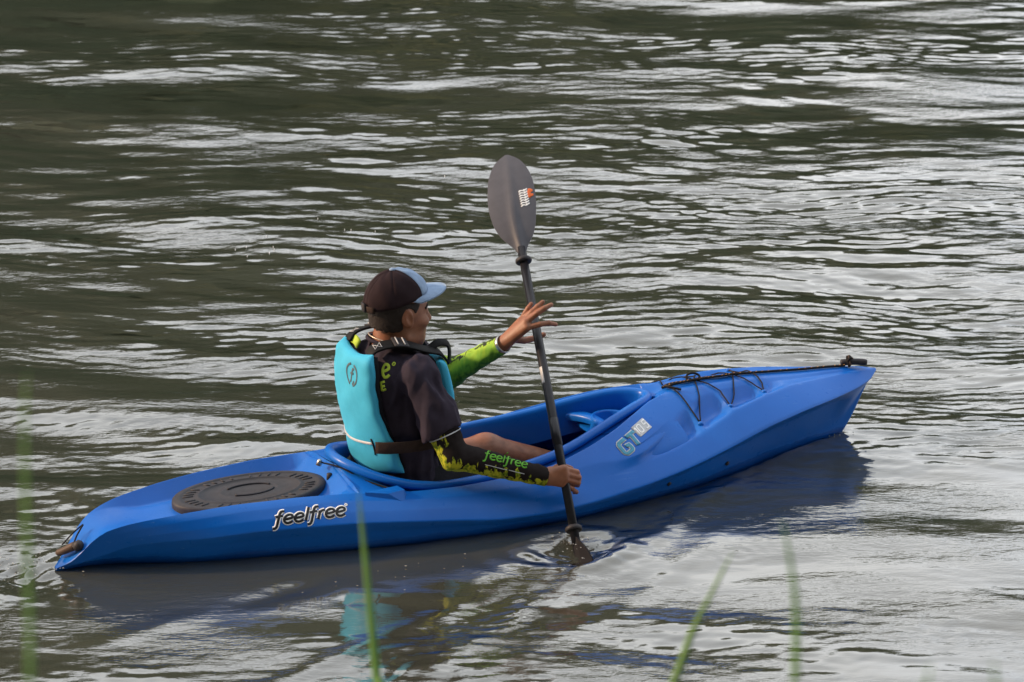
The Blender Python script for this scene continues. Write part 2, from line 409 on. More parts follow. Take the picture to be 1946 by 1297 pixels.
def section(u):
    """half section (v, z) control points, keel to deck centre, with corner softness"""
    C = np.array([vC(u), zC(u)]); G = np.array([vG(u), zG(u)]); zk = float(zK(u))
    K = np.array([0.0, zk]); W = np.array([float(vW(u)), max(0.0, zk + (C[1] - zk) * .35)])
    B = np.array([W[0] * .62, zk + (W[1] - zk) * .22])
    D = W + (C - W) * .62; st = .007 * float(sstep(.3, .6, u) * (1 - sstep(1.5, 1.9, u))); D = D + np.array([-st - .026 * float(sstep(1.9, 2.4, u) * (1 - sstep(2.9, 3.0, u))), .012 * float(sstep(1.9, 2.4, u) * (1 - sstep(2.85, 2.97, u)))])
    Dm = D + (C - D) * .25
    wr = float(sstep(1.5, 1.72, u)); we = float(sstep(1.72, 2.0, u))
    bul = .008 * float(sstep(.1, .4, u))
    n = np.array([(G - C)[1], -(G - C)[0]]); n = n / (np.linalg.norm(n) + 1e-9)
    R0 = C + (G - C) * .35 + n * bul; E0 = C + (G - C) * .7 + n * bul
    R = R0 * (1 - wr) + wr * np.array([vRf(u), zRf(u)]); E = E0 * (1 - we) + we * np.array([vEf(u), zEf(u)])
    dep = .040 * float(sstep(1.95, 2.17, u) * (1 - sstep(2.52, 2.70, u)))
    for r in RIBS: dep *= 1 - .9 * math.exp(-((u - r) / .016) ** 2)
    RE = E - R; nn = np.array([-RE[1], RE[0]]); nn = nn / (np.linalg.norm(nn) + 1e-9)
    if nn[1] > 0: nn = -nn
    Mi = R + RE * .45 + nn * dep
    cock = RIM0 <= u <= RIM1
    if cock:
        J = np.array([float(vJt(u)), float(zRim(u)) - .034]); N = G * .45 + J * .55 + np.array([0, -.004 - .018 * float(sstep(1.45, 1.75, u) * (1 - sstep(2.1, 2.18, u)))])
        if J[0] > G[0] - .01: N = np.array([(J[0] + G[0]) / 2, (J[1] + G[1]) / 2])
    else:
        J = np.array([0.0, float(zCen(u))])
        if u < RIM0:
            inn = .044 * float(sstep(.12, .40, u)) + .008; fl = float(sstep(.12, .34, u) * (1 - sstep(.92, .985, u)))
            N = np.array([max(G[0] - inn, G[0] * .35), G[1] * (1 - fl) + fl * J[1]])
            N[1] = N[1] if fl > .01 else (G[1] + J[1]) / 2
            N[1] -= .006 * fl
        else: N = (G + J) / 2
    fG = .06 if u < 2.2 else .35
    pts = [K, B, W, D, Dm, C, R, Mi, E, G, N, J]
    soft = [0, .4, .3, .25, .25, .13, .14, .42, .14, fG, .16 if u < RIM0 else .35, 0]
    return pts, soft

def sampled(u, nb=4):
    pts, soft = section(u); out = [pts[0]]
    for i in range(1, len(pts) - 1):
        a = pts[i] + (pts[i - 1] - pts[i]) * soft[i]; b = pts[i] + (pts[i + 1] - pts[i]) * soft[i]
        for t in np.linspace(0, 1, nb): out.append((1 - t) ** 2 * a + 2 * t * (1 - t) * pts[i] + t * t * b)
    out.append(pts[-1]); return np.array(out)

# ------------------------------------------------------------------ the river
def axis_pts(lo, hi, step, far_lo, far_hi, n_out):
    core = [lo]
    while core[-1] < hi: core.append(core[-1] + (step(core[-1]) if callable(step) else step))
    core = np.array(core)
    g0 = core[0] - np.cumsum(np.geomspace(.03, 1, n_out)) * (core[0] - far_lo) / np.geomspace(.03, 1, n_out).sum()
    g1 = core[-1] + np.cumsum(np.geomspace(.002, 1, n_out)) * (far_hi - core[-1]) / np.geomspace(.002, 1, n_out).sum()
    return np.concatenate([g0[::-1], core, g1])
gx = axis_pts(-3.1, 3.1, .0112, -150, 150, 40)
gy = axis_pts(-2.1, 8.1, lambda y: .0086 + .0006 * max(0, y + 1), -8.0, 120, 40)
X, Y = np.meshgrid(gx, gy); sx = np.gradient(gx)[None, :] + 0 * X; sy = np.gradient(gy)[:, None] + 0 * X; sp = np.maximum(sx, sy)
wr_ = np.random.default_rng(21)
def waves(n, l0, l1, slope, mean_deg, spread_deg, seed):
    g = np.random.default_rng(seed); H = np.zeros_like(X)
    lam = np.exp(g.uniform(math.log(l0), math.log(l1), n)); th = np.radians(mean_deg + spread_deg * g.normal(size=n)); ph = g.uniform(0, 6.28, n)
    wx = .05 * np.sin(1.7 * X + 2.3 * Y + seed) + .04 * np.sin(-2.9 * X + 1.3 * Y); wy = .05 * np.sin(2.1 * X - 1.9 * Y + 1.0) + .03 * np.sin(4.1 * X + .7 * Y)
    for l, t, p in zip(lam, th, ph):
        k = 2 * math.pi / l; a = slope * (2.0 / n) ** .5 / k
        fade = np.clip((l / (2.6 * sp) - 1) / 1.0, 0, 1)
        c = 1.0 + .5 * np.sin((X * math.sin(t) - Y * math.cos(t)) * 2.0 / l * .55 + p * 3) * np.sin((X * math.cos(t) + Y * math.sin(t)) * 1.1 / l * .5 + p * 5)
        H += a * fade * c * np.sin(k * ((X + wx) * math.cos(t) + (Y + wy) * math.sin(t)) + p)
    return H
def lowpatch(f, seed, stretch=2.5):
    g = np.random.default_rng(seed); H = np.zeros_like(X)
    for _ in range(9):
        t = g.uniform(0, 6.28); k = 6.28 * f * g.uniform(.5, 1.5); H += np.sin(k * (X / stretch * math.cos(t) + (Y - .12 * X) * math.sin(t)) + g.uniform(0, 6.28))
    return np.clip(.5 + H * .17, 0, 1)
pA = sstep(.35, .7, lowpatch(.34, 3, 4.0)); pB = sstep(.35, .68, lowpatch(.50, 5, 3.5)); cur = .50 + .48 * sstep(-2.4, 1.2, X - .10 * Y)
U, Vv = to_kayak(X, Y)
calm = (.40 + .42 * sstep(-.8, 1.6, Y) + .18 * sstep(1.5, 4, Y)) * (1 - .65 * np.exp(-((U - 2.8) / .45) ** 2 - ((Vv + .45) / .35) ** 2))
chop = waves(46, .028, .085, .17, 85, 80, 11)
Hh = waves(16, .8, 2.0, .030, 82, 20, 1) + waves(26, .28, .75, .034, 84, 18, 2) * (.6 + .6 * pB)
Hh += waves(44, .11, .26, .050, 84, 16, 3) * (.50 + .70 * pA) * cur * (.35 + .65 * calm) + waves(70, .048, .100, .095, 85, 14, 4) * (.10 + .95 * pB) * cur * calm + waves(46, .034, .060, .070, 85, 24, 6) * (.15 + .85 * pA) * cur * calm
Hh += .13 * chop * (1 - sstep(.3, 2.0, Y)) * (.3 + .7 * pB)
# wake of the hull: diverging bow waves, trough beside the hull, rough stern eddy
for s in (-1, 1):
    dv = s * Vv - (.045 + .60 * (2.78 - U)); along = sstep(-.35, .5, 2.85 - U) * np.exp(-np.maximum(0, 2.85 - U) / 1.9) * (U < 2.95)
    Hh += .015 * along * (.7 + .3 * np.sin(7 * U + 2 * np.sin(5 * U))) * np.exp(-((dv + .03 * np.sin(6 * U)) / .055) ** 2) - .007 * along * np.exp(-((dv + .11) / .08) ** 2) + .45 * chop * along * np.exp(-(dv / .12) ** 2)
    inner_ = along * np.exp(-((dv + .10) / .12) ** 2) * (dv < .06)
    Hh += inner_ * 1.15 * chop * (.4 + .6 * np.exp(-((U - 2.35) / .35) ** 2)) + .0025 * inner_ * np.sin(40 * dv + 5 * np.sin(4 * U) + 3 * U)
    Hh += .005 * along * np.exp(-((dv + .30 + .04 * np.sin(5 * U)) / .06) ** 2) * sstep(.4, .9, 2.85 - U) + .007 * along * np.exp(-((dv - .22 + .05 * np.sin(3 * U)) / .06) ** 2) * sstep(.5, 1.2, 2.85 - U)
    d2 = s * Vv - (.33 + .22 * (1.3 - U)); al2 = np.exp(-((U - .9) / .9) ** 2) * (U < 1.6)
    Hh += .009 * al2 * np.exp(-(d2 / .06) ** 2) * np.sin(6 * U + 1)
rs_ = np.exp(-((U + .12) / .28) ** 2 - (Vv / .17) ** 2); Hh += rs_ * (1.3 * chop + .010 * np.sin(14 * U + 9 * Vv))
hullnear = np.exp(-np.maximum(0, np.abs(Vv) - vW(U)) / .10) * sstep(-.1, .15, U) * (1 - sstep(2.9, 3.1, U)); Hh *= 1 - .50 * hullnear
for q0, q1, q2, am in ((.85, .22, .5, .005), (1.05, .30, .1, .006)):   # slow curling eddies left by earlier strokes
    lv_ = -Vv - (q0 + q1 * (1.4 - U) + .06 * np.sin(4.2 * U + q2)); Hh += am * np.exp(-(lv_ / .045) ** 2) * np.exp(-((U - q2) / .45) ** 2)
# paddle blade: a drawn-down hollow with rings and a curling wake
pu, pv = 1.585, -.60; rr = np.hypot(U - pu, (Vv - pv)); an = np.arctan2(Vv - pv, U - pu); Hh += -.026 * np.exp(-(rr / .085) ** 2) +   .009 * np.exp(-((rr - .16 - .04 * np.sin(an * 2 + 1)) / .045) ** 2) * (.6 + .4 * np.sin(an + 2)) + .9 * chop * np.exp(-(rr / .16) ** 2) + .003 * np.sin(rr * 48 + 3 * an + 2 * np.sin(2 * an)) * np.exp(-(rr / .26) ** 2)
ru, rvv = 2.06, -.86; r3 = np.hypot(U - ru, Vv - rvv); Hh += .0007 * np.sin(r3 * 130) * np.exp(-(r3 / .09) ** 2)
far_f = 1 - sstep(30, 70, np.hypot(X, Y)); Hh *= far_f
inside = (np.abs(Vv) < vW(U) - .012) & (U > .03) & (U < 2.95)
Hh = np.where(inside, -.30, Hh)
nx_, ny_ = len(gx), len(gy)
wme = bpy.data.meshes.new('river_water'); Vw = np.column_stack([X.ravel(), Y.ravel(), Hh.ravel()]).astype(np.float32)
i0 = (np.arange(ny_ - 1)[:, None] * nx_ + np.arange(nx_ - 1)[None, :]).ravel(); Fw = np.column_stack([i0, i0 + 1, i0 + 1 + nx_, i0 + nx_]).astype(np.int32)
wme.vertices.add(len(Vw)); wme.vertices.foreach_set('co', Vw.ravel()); wme.loops.add(Fw.size); wme.loops.foreach_set('vertex_index', Fw.ravel())
wme.polygons.add(len(Fw)); wme.polygons.foreach_set('loop_start', np.arange(0, Fw.size, 4, dtype=np.int32)); wme.polygons.foreach_set('use_smooth', np.ones(len(Fw), bool))
wme.update(calc_edges=True); wme.materials.append(M['water'])
tag(link(bpy.data.objects.new('river_water', wme)), kind='structure')

# river bed and the bank the camera stands on
def m_ground(name, c0, c1, sc):
    t = NT(name); t.col(t.ramp(t.noise(sc, 8, .65), [(.3, c0), (.7, c1)])); t.set(Roughness=.95); t.bump(t.noise(sc * 6, 6), .6, .05); return t.m
M['bank'] = m_ground('grassy_earth', (.035, .04, .016), (.07, .075, .03), 1.2); M['hill'] = m_ground('forest_floor', (.015, .024, .010), (.03, .042, .016), .08)
bx = np.linspace(-60, 60, 90); by = np.concatenate([np.linspace(-60, -15, 12), np.linspace(-14, -4.2, 40)])
BX, BY = np.meshgrid(bx, by)
bh_ = pchip([(-60, 3.4), (-14, 2.75), (-10, 2.6), (-9.0, 2.3), (-8.0, 1.55), (-6.5, .55), (-5.4, .0), (-4.2, -.5)])
BZ = bh_(BY) + .10 * np.sin(BX * .9 + .6 * BY) * np.cos(BY * .7 - .4 * BX) * sstep(-5, -7, BY)
tag(mesh_obj('near_bank', np.column_stack([BX.ravel(), BY.ravel(), BZ.ravel()]), grid_faces(len(by), len(bx)), M['bank']), kind='structure')

# far bank: a wooded hillside that the water mirrors
hx = np.linspace(-260, 260, 140); hy = np.linspace(62, 200, 60); HX, HY = np.meshgrid(hx, hy)
def hill_z(x, y):
    crest = 33.5 - .66 * np.clip(x, -22, 22) + 3 * np.sin(x * .09 + 1) + 2 * np.sin(x * .21)
    return -1.5 + crest * sstep(60, 108, y) + 1.2 * np.sin(x * .3 + y * .2)
tag(mesh_obj('far_hillside', np.column_stack([HX.ravel(), HY.ravel(), hill_z(HX, HY).ravel()]), grid_faces(60, 140), M['hill']), kind='structure')
def m_leaf(name, c0, c1):
    t = NT(name); t.col(t.ramp(t.noise(.6, 6, .7), [(.3, c0), (.7, c1)])); t.set(Roughness=.8); t.b.inputs['Specular IOR Level'].default_value = .2; return t.m
M['wood'] = m_leaf('forest_leaves', (.026, .034, .018), (.060, .070, .036))
bmi = bmesh.new(); bmesh.ops.create_icosphere(bmi, subdivisions=2, radius=1.0); iv = np.array([v.co[:] for v in bmi.verts]); iff = np.array([[v.index for v in f.verts] for f in bmi.faces]); bmi.free()
g = np.random.default_rng(4); tv = []; tf = []; off = 0
for _ in range(2600):
    x = g.uniform(-130, 130) if g.random() < .5 else g.uniform(-45, 45); y = g.uniform(63, 118); r = g.uniform(1.4, 3.2); z = hill_z(x, y) + r * g.uniform(.5, 1.5)
    V = iv * (1 + .30 * g.normal(size=(len(iv), 1))) * [r, r, r * g.uniform(.9, 1.6)] + [x, y, z]; tv.append(V); tf.append(iff + off); off += len(iv)
tv = np.concatenate(tv); tf = np.concatenate(tf)
nv = []; nf = []; off = 0     # unseen trees added on the photographer's bank to block sky behind the camera
for _ in range(2200):
    x = g.uniform(-120, 120); y = -15.5 - abs(g.normal(0, 5)); r = g.uniform(1.0, 2.2); z = 2.7 + g.uniform(.5, 1) * r + g.random() ** .7 * (18 + 3 * math.sin(x * .4))
    V = iv * (1 + .32 * g.normal(size=(len(iv), 1))) * [r, r, r * g.uniform(.8, 1.3)] + [x, y, z]; nv.append(V); nf.append(iff + off); off += len(iv)
nv = np.concatenate(nv); nf = np.concatenate(nf)
tag(mesh_obj('unseen_shade_forest', nv, nf, M['wood'], smooth=False), 'unseen dark trees added on the near bank behind the viewpoint for shade', 'forest', kind='stuff')
tag(mesh_obj('far_forest', tv, tf, M['wood'], smooth=False), 'dark green forest covering the far hillside, mirrored in the river', 'forest', kind='stuff')
# ------------------------------------------------------------------ the kayak
kayak = empty('kayak', (KX, KY, 0), KTH)
tag(kayak, 'blue plastic sit-in kayak with black oval stern hatch, floating on the river', 'kayak')
ends = [0, .004, .01, .018, .028, .04, .055, .075, .1, .125]
st = sorted(set(np.round(np.concatenate([ends, np.arange(.15, .98, .022), RIM0 + np.array([-.012, -.005, -.0005, 0, .0015, .004, .008, .014, .022, .032, .045, .06]), np.arange(1.065, 2.13, .022),
      RIM1 - np.array([.045, .032, .022, .014, .008, .004, .0015, 0, -.0005, -.006, -.014]), np.arange(2.215, 2.98, .012), np.arange(2.98, 3.111, .008), [3.11]]), 5)))
secs = np.array([sampled(u) for u in st]); nc = secs.shape[1]
Vs = np.concatenate([np.column_stack([np.full(nc, u), -s[:, 0], s[:, 1]]) for u, s in zip(st, secs)])
Vp = Vs * np.array([1, -1, 1]); Fs = grid_faces(len(st), nc); Fp = [f[::-1] for f in Fs]
HV, HF = merge([(Vs, Fs), (Vp, Fp)])
bm = bmesh.new(); bv = [bm.verts.new(v) for v in HV]
for f in HF:
    try: bm.faces.new([bv[i] for i in f])
    except ValueError: pass
bmesh.ops.remove_doubles(bm, verts=bm.verts, dist=.0004)
bmesh.ops.dissolve_degenerate(bm, edges=bm.edges, dist=.0002)
bmesh.ops.recalc_face_normals(bm, faces=bm.faces)
for f in bm.faces: f.smooth = True
me = bpy.data.meshes.new('hull'); bm.to_mesh(me); bm.free(); me.materials.append(M['blue']); me.set_sharp_from_angle(angle=rad(38))
hull = link(bpy.data.objects.new('hull', me), kayak)
hull_bvh = BVHTree.FromPolygons([v.co[:] for v in me.vertices], [p.vertices[:] for p in me.polygons])

def drop_on_hull(u, v, lift=.003):
    h = hull_bvh.ray_cast(Vector((u, v, 1.0)), Vector((0, 0, -1)))
    return np.array([u, v, (h[0].z if h[0] else .25) + lift])

# inner shell of the cockpit
LS = np.linspace(.93, 2.20, 60); inner = []
for u in LS:
    p, _ = section(u); q = np.array([p[0], p[1], p[2], p[3], p[5], p[6], p[8]]); q[:, 0] *= .90; q[:, 1] = np.maximum(q[:, 1] + .018, -.075)
    q[-1, 1] = min(q[-1, 1], float(zG(u)) - .05); q[-2, 1] = min(q[-2, 1], q[-1, 1] - .01); inner.append(np.column_stack([np.full(7, u), -q[:, 0], q[:, 1]]))
IV = np.concatenate(inner); mesh_obj('cockpit_liner', *merge([(IV, grid_faces(60, 7)), (IV * [1, -1, 1], grid_faces(60, 7))]), M['blue'], kayak)

# cockpit rim
def rim_loop(n, inset=0.0):
    uu = np.concatenate([RIM0 + (RIM1 - RIM0) * (.5 - .5 * np.cos(np.linspace(0, math.pi, 400)))]); vv = vJt(uu)
    P = np.concatenate([np.column_stack([uu, -vv]), np.column_stack([uu, vv])[::-1][1:-1]])
    P = np.concatenate([P, P[:1]]); d = np.r_[0, np.cumsum(np.linalg.norm(np.diff(P, axis=0), axis=1))]
    s = np.linspace(0, d[-1], n, endpoint=False); Q = np.column_stack([np.interp(s, d, P[:, 0]), np.interp(s, d, P[:, 1])])
    for _ in range(6): Q = .5 * Q + .25 * (np.roll(Q, 1, 0) + np.roll(Q, -1, 0))
    T = nrm(np.roll(Q, -1, 0) - np.roll(Q, 1, 0)); N = np.column_stack([T[:, 1], -T[:, 0]])
    return Q, N
RQ, RN = rim_loop(150)
prof = [(-.013, -.125), (-.014, -.06), (-.014, -.016), (-.011, -.004), (-.004, .002), (.006, .003), (.014, 0), (.019, -.007), (.0205, -.015), (.018, -.022), (.011, -.024), (.004, -.023), (.0, -.028), (-.001, -.040), (.006, -.052)]
rv = []
for i in range(len(RQ)):
    z = float(zRim(RQ[i, 0])); sag = .0012 * math.sin(i * .7) * (i % 9 == 0)
    for o, dz in prof: rv.append((RQ[i, 0] + RN[i, 0] * (o - .006 + sag), RQ[i, 1] + RN[i, 1] * (o - .006 + sag), z + dz))
npf = len(prof); RF = []
for i in range(len(RQ)):
    j = (i + 1) % len(RQ)
    for k in range(npf - 1): RF.append((i * npf + k, j * npf + k, j * npf + k + 1, i * npf + k + 1))
mesh_obj('cockpit_rim', rv, RF, M['blue'], kayak)

# console tray across the front of the cockpit and its cup holder
def tray():
    V = []; n = 24; F = []
    for i in range(n):
        s = -1 + 2 * i / (n - 1); u0 = 1.885 + .075 * (1 - s * s) ** .5 * (1 if True else 0) ; 
        v = .150 * s; u0 = 1.90 + .065 * (1 - s ** 2); u1 = 1.985 + .02 * (1 - s * s); z = .198 + .014 * (1 - s * s) + (.014 if s < 0 else .0) * abs(s)
        for u, dz in ((u0 + .004, -.028), (u0, -.012), (u0 + .004, -.003), (u0 + .014, 0), (u1 - .012, 0), (u1, -.006), (u1 + .004, -.028)): V.append((u, v, z + dz))
    return np.array(V), grid_faces(n, 7)
mesh_obj('console_tray', *tray(), M['blue'], kayak)
def lathe(pr, n=40, c=(0, 0, 0), sx=1, sy=1):
    V = []; 
    for r, z in pr:
        for k in range(n): a = 2 * math.pi * k / n; V.append((c[0] + r * sx * math.cos(a), c[1] + r * sy * math.sin(a), c[2] + z))
    return np.array(V), grid_faces(len(pr), n, True)
mesh_obj('cup_holder', *lathe([(.070, -.06), (.070, -.004), (.067, .002), (.060, .002), (.057, -.004), (.055, -.05), (.050, -.055), (.001, -.056)], 44, (2.035, .0, .212)), M['blue'], kayak)
mesh_obj('console_floor', [(1.96, -.16, .165), (1.96, .16, .165), (2.17, .06, .205), (2.17, -.06, .205), (1.96, -.16, .155), (1.96, .16, .155), (2.17, .06, .195), (2.17, -.06, .195)], [(0, 3, 2, 1), (4, 5, 6, 7), (0, 1, 5, 4), (1, 2, 6, 5), (2, 3, 7, 6), (3, 0, 4, 7)], M['blue'], kayak, False)

# seat pan and padded backrest band
def pad(name, mid, half, mat, parent, T, ns=26, nt=14, ps=8, pt=10):
    """pillow-like panel: mid(s,t) -> point and normal"""
    V = []; s_ = np.linspace(-1, 1, ns); t_ = np.linspace(0, 1, nt)
    s_ = np.sign(s_) * (1 - (1 - np.abs(s_)) ** 1.6); 
    for side in (1, -1):
        for t in t_:
            tt = 2 * t - 1; tt = np.sign(tt) * (1 - (1 - abs(tt)) ** 1.6)
            for s in s_:
                P, N = mid(s, (tt + 1) / 2); e = max(0, (1 - abs(s) ** ps)) ** .5 * max(0, (1 - abs(tt) ** pt)) ** .5
                V.append(np.asarray(P) + np.asarray(N) * side * T * .5 * (e + .02))
    F = grid_faces(nt, ns); o = ns * nt; F2 = [tuple(i + o for i in f[::-1]) for f in F]
    per = [(0, j) for j in range(ns)] + [(i, ns - 1) for i in range(1, nt)] + [(nt - 1, j) for j in range(ns - 2, -1, -1)] + [(i, 0) for i in range(nt - 2, 0, -1)]
    ids = [i * ns + j for i, j in per]; F3 = [(ids[i], ids[i] + o, ids[(i + 1) % len(ids)] + o, ids[(i + 1) % len(ids)]) for i in range(len(ids))]
    ob = mesh_obj(name, V, F + F2 + F3, mat, parent)
    bmx = bmesh.new(); bmx.from_mesh(ob.data); bmesh.ops.recalc_face_normals(bmx, faces=bmx.faces); bmx.to_mesh(ob.data); bmx.free()
    return ob
pad('seat_pan', lambda s, t: ((1.04 + .40 * t, .19 * s, .035 + .03 * s * s + .03 * (t - .5) ** 2), (0, 0, 1)), None, M['seat'], kayak, .03)
pad('seat_back', lambda s, t: ((1.045 + .16 * s * s, .20 * s, .09 + .085 * t), nrm((-1, .5 * s, 0))), None, M['seat'], kayak, .03)

# stern hatch: oval rubber lid with raised rings and ribs
hz = lambda u: .1650 + (u - .68) * .006
HC = (.683, 0.0)
hp = [(1.0, -.03), (1.005, -.012), (1.0, -.004), (.985, .0), (.93, .0015), (.90, .0015), (.885, -.0015), (.70, -.0015), (.68, .002), (.655, .002), (.645, -.001), (.40, -.001), (.385, .0002), (.36, .0002), (.35, -.001), (.002, -.001)]
lv = []; nh = 64
for r, dz in hp:
    for kk in range(nh):
        a = 2 * math.pi * kk / nh; x = HC[0] + .268 * r * math.cos(a); y = .150 * r * math.sin(a); lv.append((x, y, hz(x) + dz))
hatch = mesh_obj('hatch_cover', lv, grid_faces(len(hp), nh, True), M['hatch'], kayak)
for kk in range(40):
    a = 2 * math.pi * (kk + .5) / 40
    if kk % 5 == 4: continue
    P = [(HC[0] + .268 * r * math.cos(a), .150 * r * math.sin(a), hz(HC[0] + .268 * r * math.cos(a)) - .0014) for r in (.73, .86)]
    mesh_obj('hatch_rib', *tube(P, .0035, 6), M['hatch'], hatch)
for sgn in (1, -1):
    P = spline([(HC[0] + .268 * .32 * math.cos(a), sgn * .150 * .32 * math.sin(a), hz(.68) + .001) for a in np.linspace(.35, 2.4, 7)], 3)
    mesh_obj('hatch_ridge', *tube(P, .004, 6), M['hatch'], hatch)
mesh_obj('hatch_tab', *tube([(.945, -.012, hz(.94) - .004), (.965, -.014, hz(.95)), (.985, -.018, hz(.96) + .006)], [.010, .009, .006], 8, flat=(0, 0, 1)), M['hatch'], hatch)
mesh_obj('deck_knob', *tube([(.958, -.035, .165), (.958, -.035, .188), (.958, -.035, .190)], [.011, .010, .004], 10), M['rubber'], kayak)

# carry handles, cords and rope
def cord(name, P, r, mat, parent, n=6, seg=6): return mesh_obj(name, *tube(spline(P, n), r, seg), mat, parent)
mesh_obj('hollow_shade_plug', *tube([(.060, -.030, .078), (.075, -.040, .090), (.080, -.044, .094)], [.016, .017, .010], 12), M['rubber'], kayak)  # solid dark plug standing for the shade in the hollow by the handle
hd = mesh_obj('stern_handle', *tube(spline([(.016, .030, .044), (.030, .008, .056), (.050, -.016, .074), (.064, -.032, .086)], 5), np.interp(np.linspace(0, 1, 16), [0, .12, .85, 1], [.005, .011, .015, .010]), 12), M['brown'], kayak)
cord('handle_cord', [(.055, -.03, .088), (.075, -.01, .110), (.105, .012, .135)], .0028, M['rope'], hd)
cord('handle_cord', [(.030, .01, .078), (.07, .012, .112), (.105, .012, .136)], .0028, M['rope'], hd)
bh = mesh_obj('bow_handle', *tube(spline([(2.972, .016, .264), (2.998, .004, .267), (3.03, -.010, .267), (3.060, -.022, .264)], 4), np.interp(np.linspace(0, 1, 13), [0, .08, .9, 1], [.007, .012, .012, .009]), 12), M['rubber'], kayak)
kn = []
for i in range(7):
    a = i * 2.1; kn.append((3.000 + .012 * math.cos(a), .0 + .014 * math.sin(a * 1.3), .272 + .018 * math.sin(a)))
cord('handle_knot', kn, .005, M['rope'], bh, 5)
cord('handle_knot_fleck', [(p[0] + .003, p[1] - .004, p[2] + .004) for p in kn[:4]], .003, M['brown'], bh, 5)
rp = [drop_on_hull(u, v, .006) for u, v in [(2.235, -.004), (2.27, .004), (2.33, -.002), (2.40, .004), (2.47, .0), (2.52, .003), (2.6, 0), (2.7, .002), (2.8, 0), (2.9, 0), (2.98, 0)]]
rope = cord('deck_rope', rp, .0048, M['rope'], kayak, 8, 8)
rp2 = [drop_on_hull(u, v, .011) for u, v in [(2.235, -.020), (2.29, -.016), (2.35, -.014), (2.42, -.012), (2.49, -.010), (2.52, -.004)]]
cord('rope_tail', rp2, .0048, M['rope'], rope, 8, 8)
cord('rope_loop', [drop_on_hull(2.33, -.012, .012), drop_on_hull(2.335, .0, .026), drop_on_hull(2.36, .004, .030), drop_on_hull(2.38, -.006, .022), drop_on_hull(2.375, -.02, .010)], .004, M['rope'], rope, 6)
cord('rope_end', [drop_on_hull(2.24, -.02, .01), drop_on_hull(2.245, -.035, .012), drop_on_hull(2.26, -.05, .008), drop_on_hull(2.28, -.06, .006)], .0042, M['rope'], rope, 6)
fl = []
for pth, r0 in ((spline(rp, 8), .0048), (spline(rp2, 8), .0048)):
    for i in range(1, len(pth) - 1, 2):
        if random.random() < .6:
            p = pth[i] + np.array([0, -.003, .0032]); q = p + np.array([.006, .002, .001]); fl.append(tube([p, q], .0016, 5))
tag(mesh_obj('rope_flecks', *merge(fl), M['fleck'], rope), kind='stuff')
R1, R2, R3 = (2.275, -.212), (2.415, -.172), (2.575, -.128)
for pts in ([(2.245, -.012), (2.265, -.09), R1], [(2.36, -.012), (2.33, -.10), R1], [(2.37, -.012), (2.42, -.09), R2], [(2.515, -.008), (2.47, -.10), R2], [(2.525, -.008), (2.56, -.07), R3], [(2.60, -.004), (2.60, -.07), R3]):
    for sg in (1, -1):
        q = []
        for a, b in zip(pts[:-1], pts[1:]):
            for t in np.linspace(0, 1, 5)[:-1]: q.append(drop_on_hull(a[0] + (b[0] - a[0]) * t, sg * (a[1] + (b[1] - a[1]) * t), .006))
        q.append(drop_on_hull(pts[-1][0], sg * pts[-1][1], .0)); q = np.array(q)
        for i in range(1, len(q) - 1): q[i, 2] = max(q[i, 2], (q[i - 1, 2] + q[i + 1, 2]) / 2)
        mesh_obj('deck_cord', *tube(q, .0027, 6), M['rope'], kayak)
for (u, v) in (R1, R2, R3):
    for sg in (1, -1):
        p = drop_on_hull(u, sg * v, .0); mesh_obj('cord_eyelet', *tube([p + [0, 0, -.006], p + [0, 0, .005], p + [0, 0, .007]], [.011, .009, .004], 10), M['blue'], kayak)
# seat adjuster cord beside the rim, its anchor wedge and end cap
for sg in (1,):
    cp = [(.948, .010, .214), (.99, -.06, .212), (1.03, -.13, .190), (1.08, -.20, .178), (1.11, -.255, .176)]
    cord('seat_cord', cp, .0030, M['rope'], kayak, 6)
    mesh_obj('cord_cap', *tube([(.938, .012, .205), (.944, .011, .222), (.948, .010, .224)], [.010, .009, .003], 10), M['metal'], kayak)
    mesh_obj('anchor_wedge', [(1.00, -.235, .182), (1.12, -.225, .183), (1.13, -.262, .180), (1.118, -.292, .145), (1.07, -.265, .176), (1.00, -.24, .15), (1.12, -.22, .15), (1.15, -.26, .14)], [(0, 4, 2, 1), (4, 3, 2), (0, 5, 4), (5, 3, 4), (1, 2, 7, 6), (2, 3, 7)], M['blue'], kayak, False)
for u, v in ((2.379, -.25), (2.101, -.33)):
    h = hull_bvh.ray_cast(Vector((u, -1.0, .055)), Vector((0, 1, 0))); p = np.array(h[0]); n_ = np.array(h[1]); n_ = n_ if n_[1] < 0 else -n_
    mesh_obj('footrest_bolt', *tube([p - n_ * .004, p + n_ * .004, p + n_ * .0055], [.0085, .0085, .003], 12), M['rubber'], kayak)

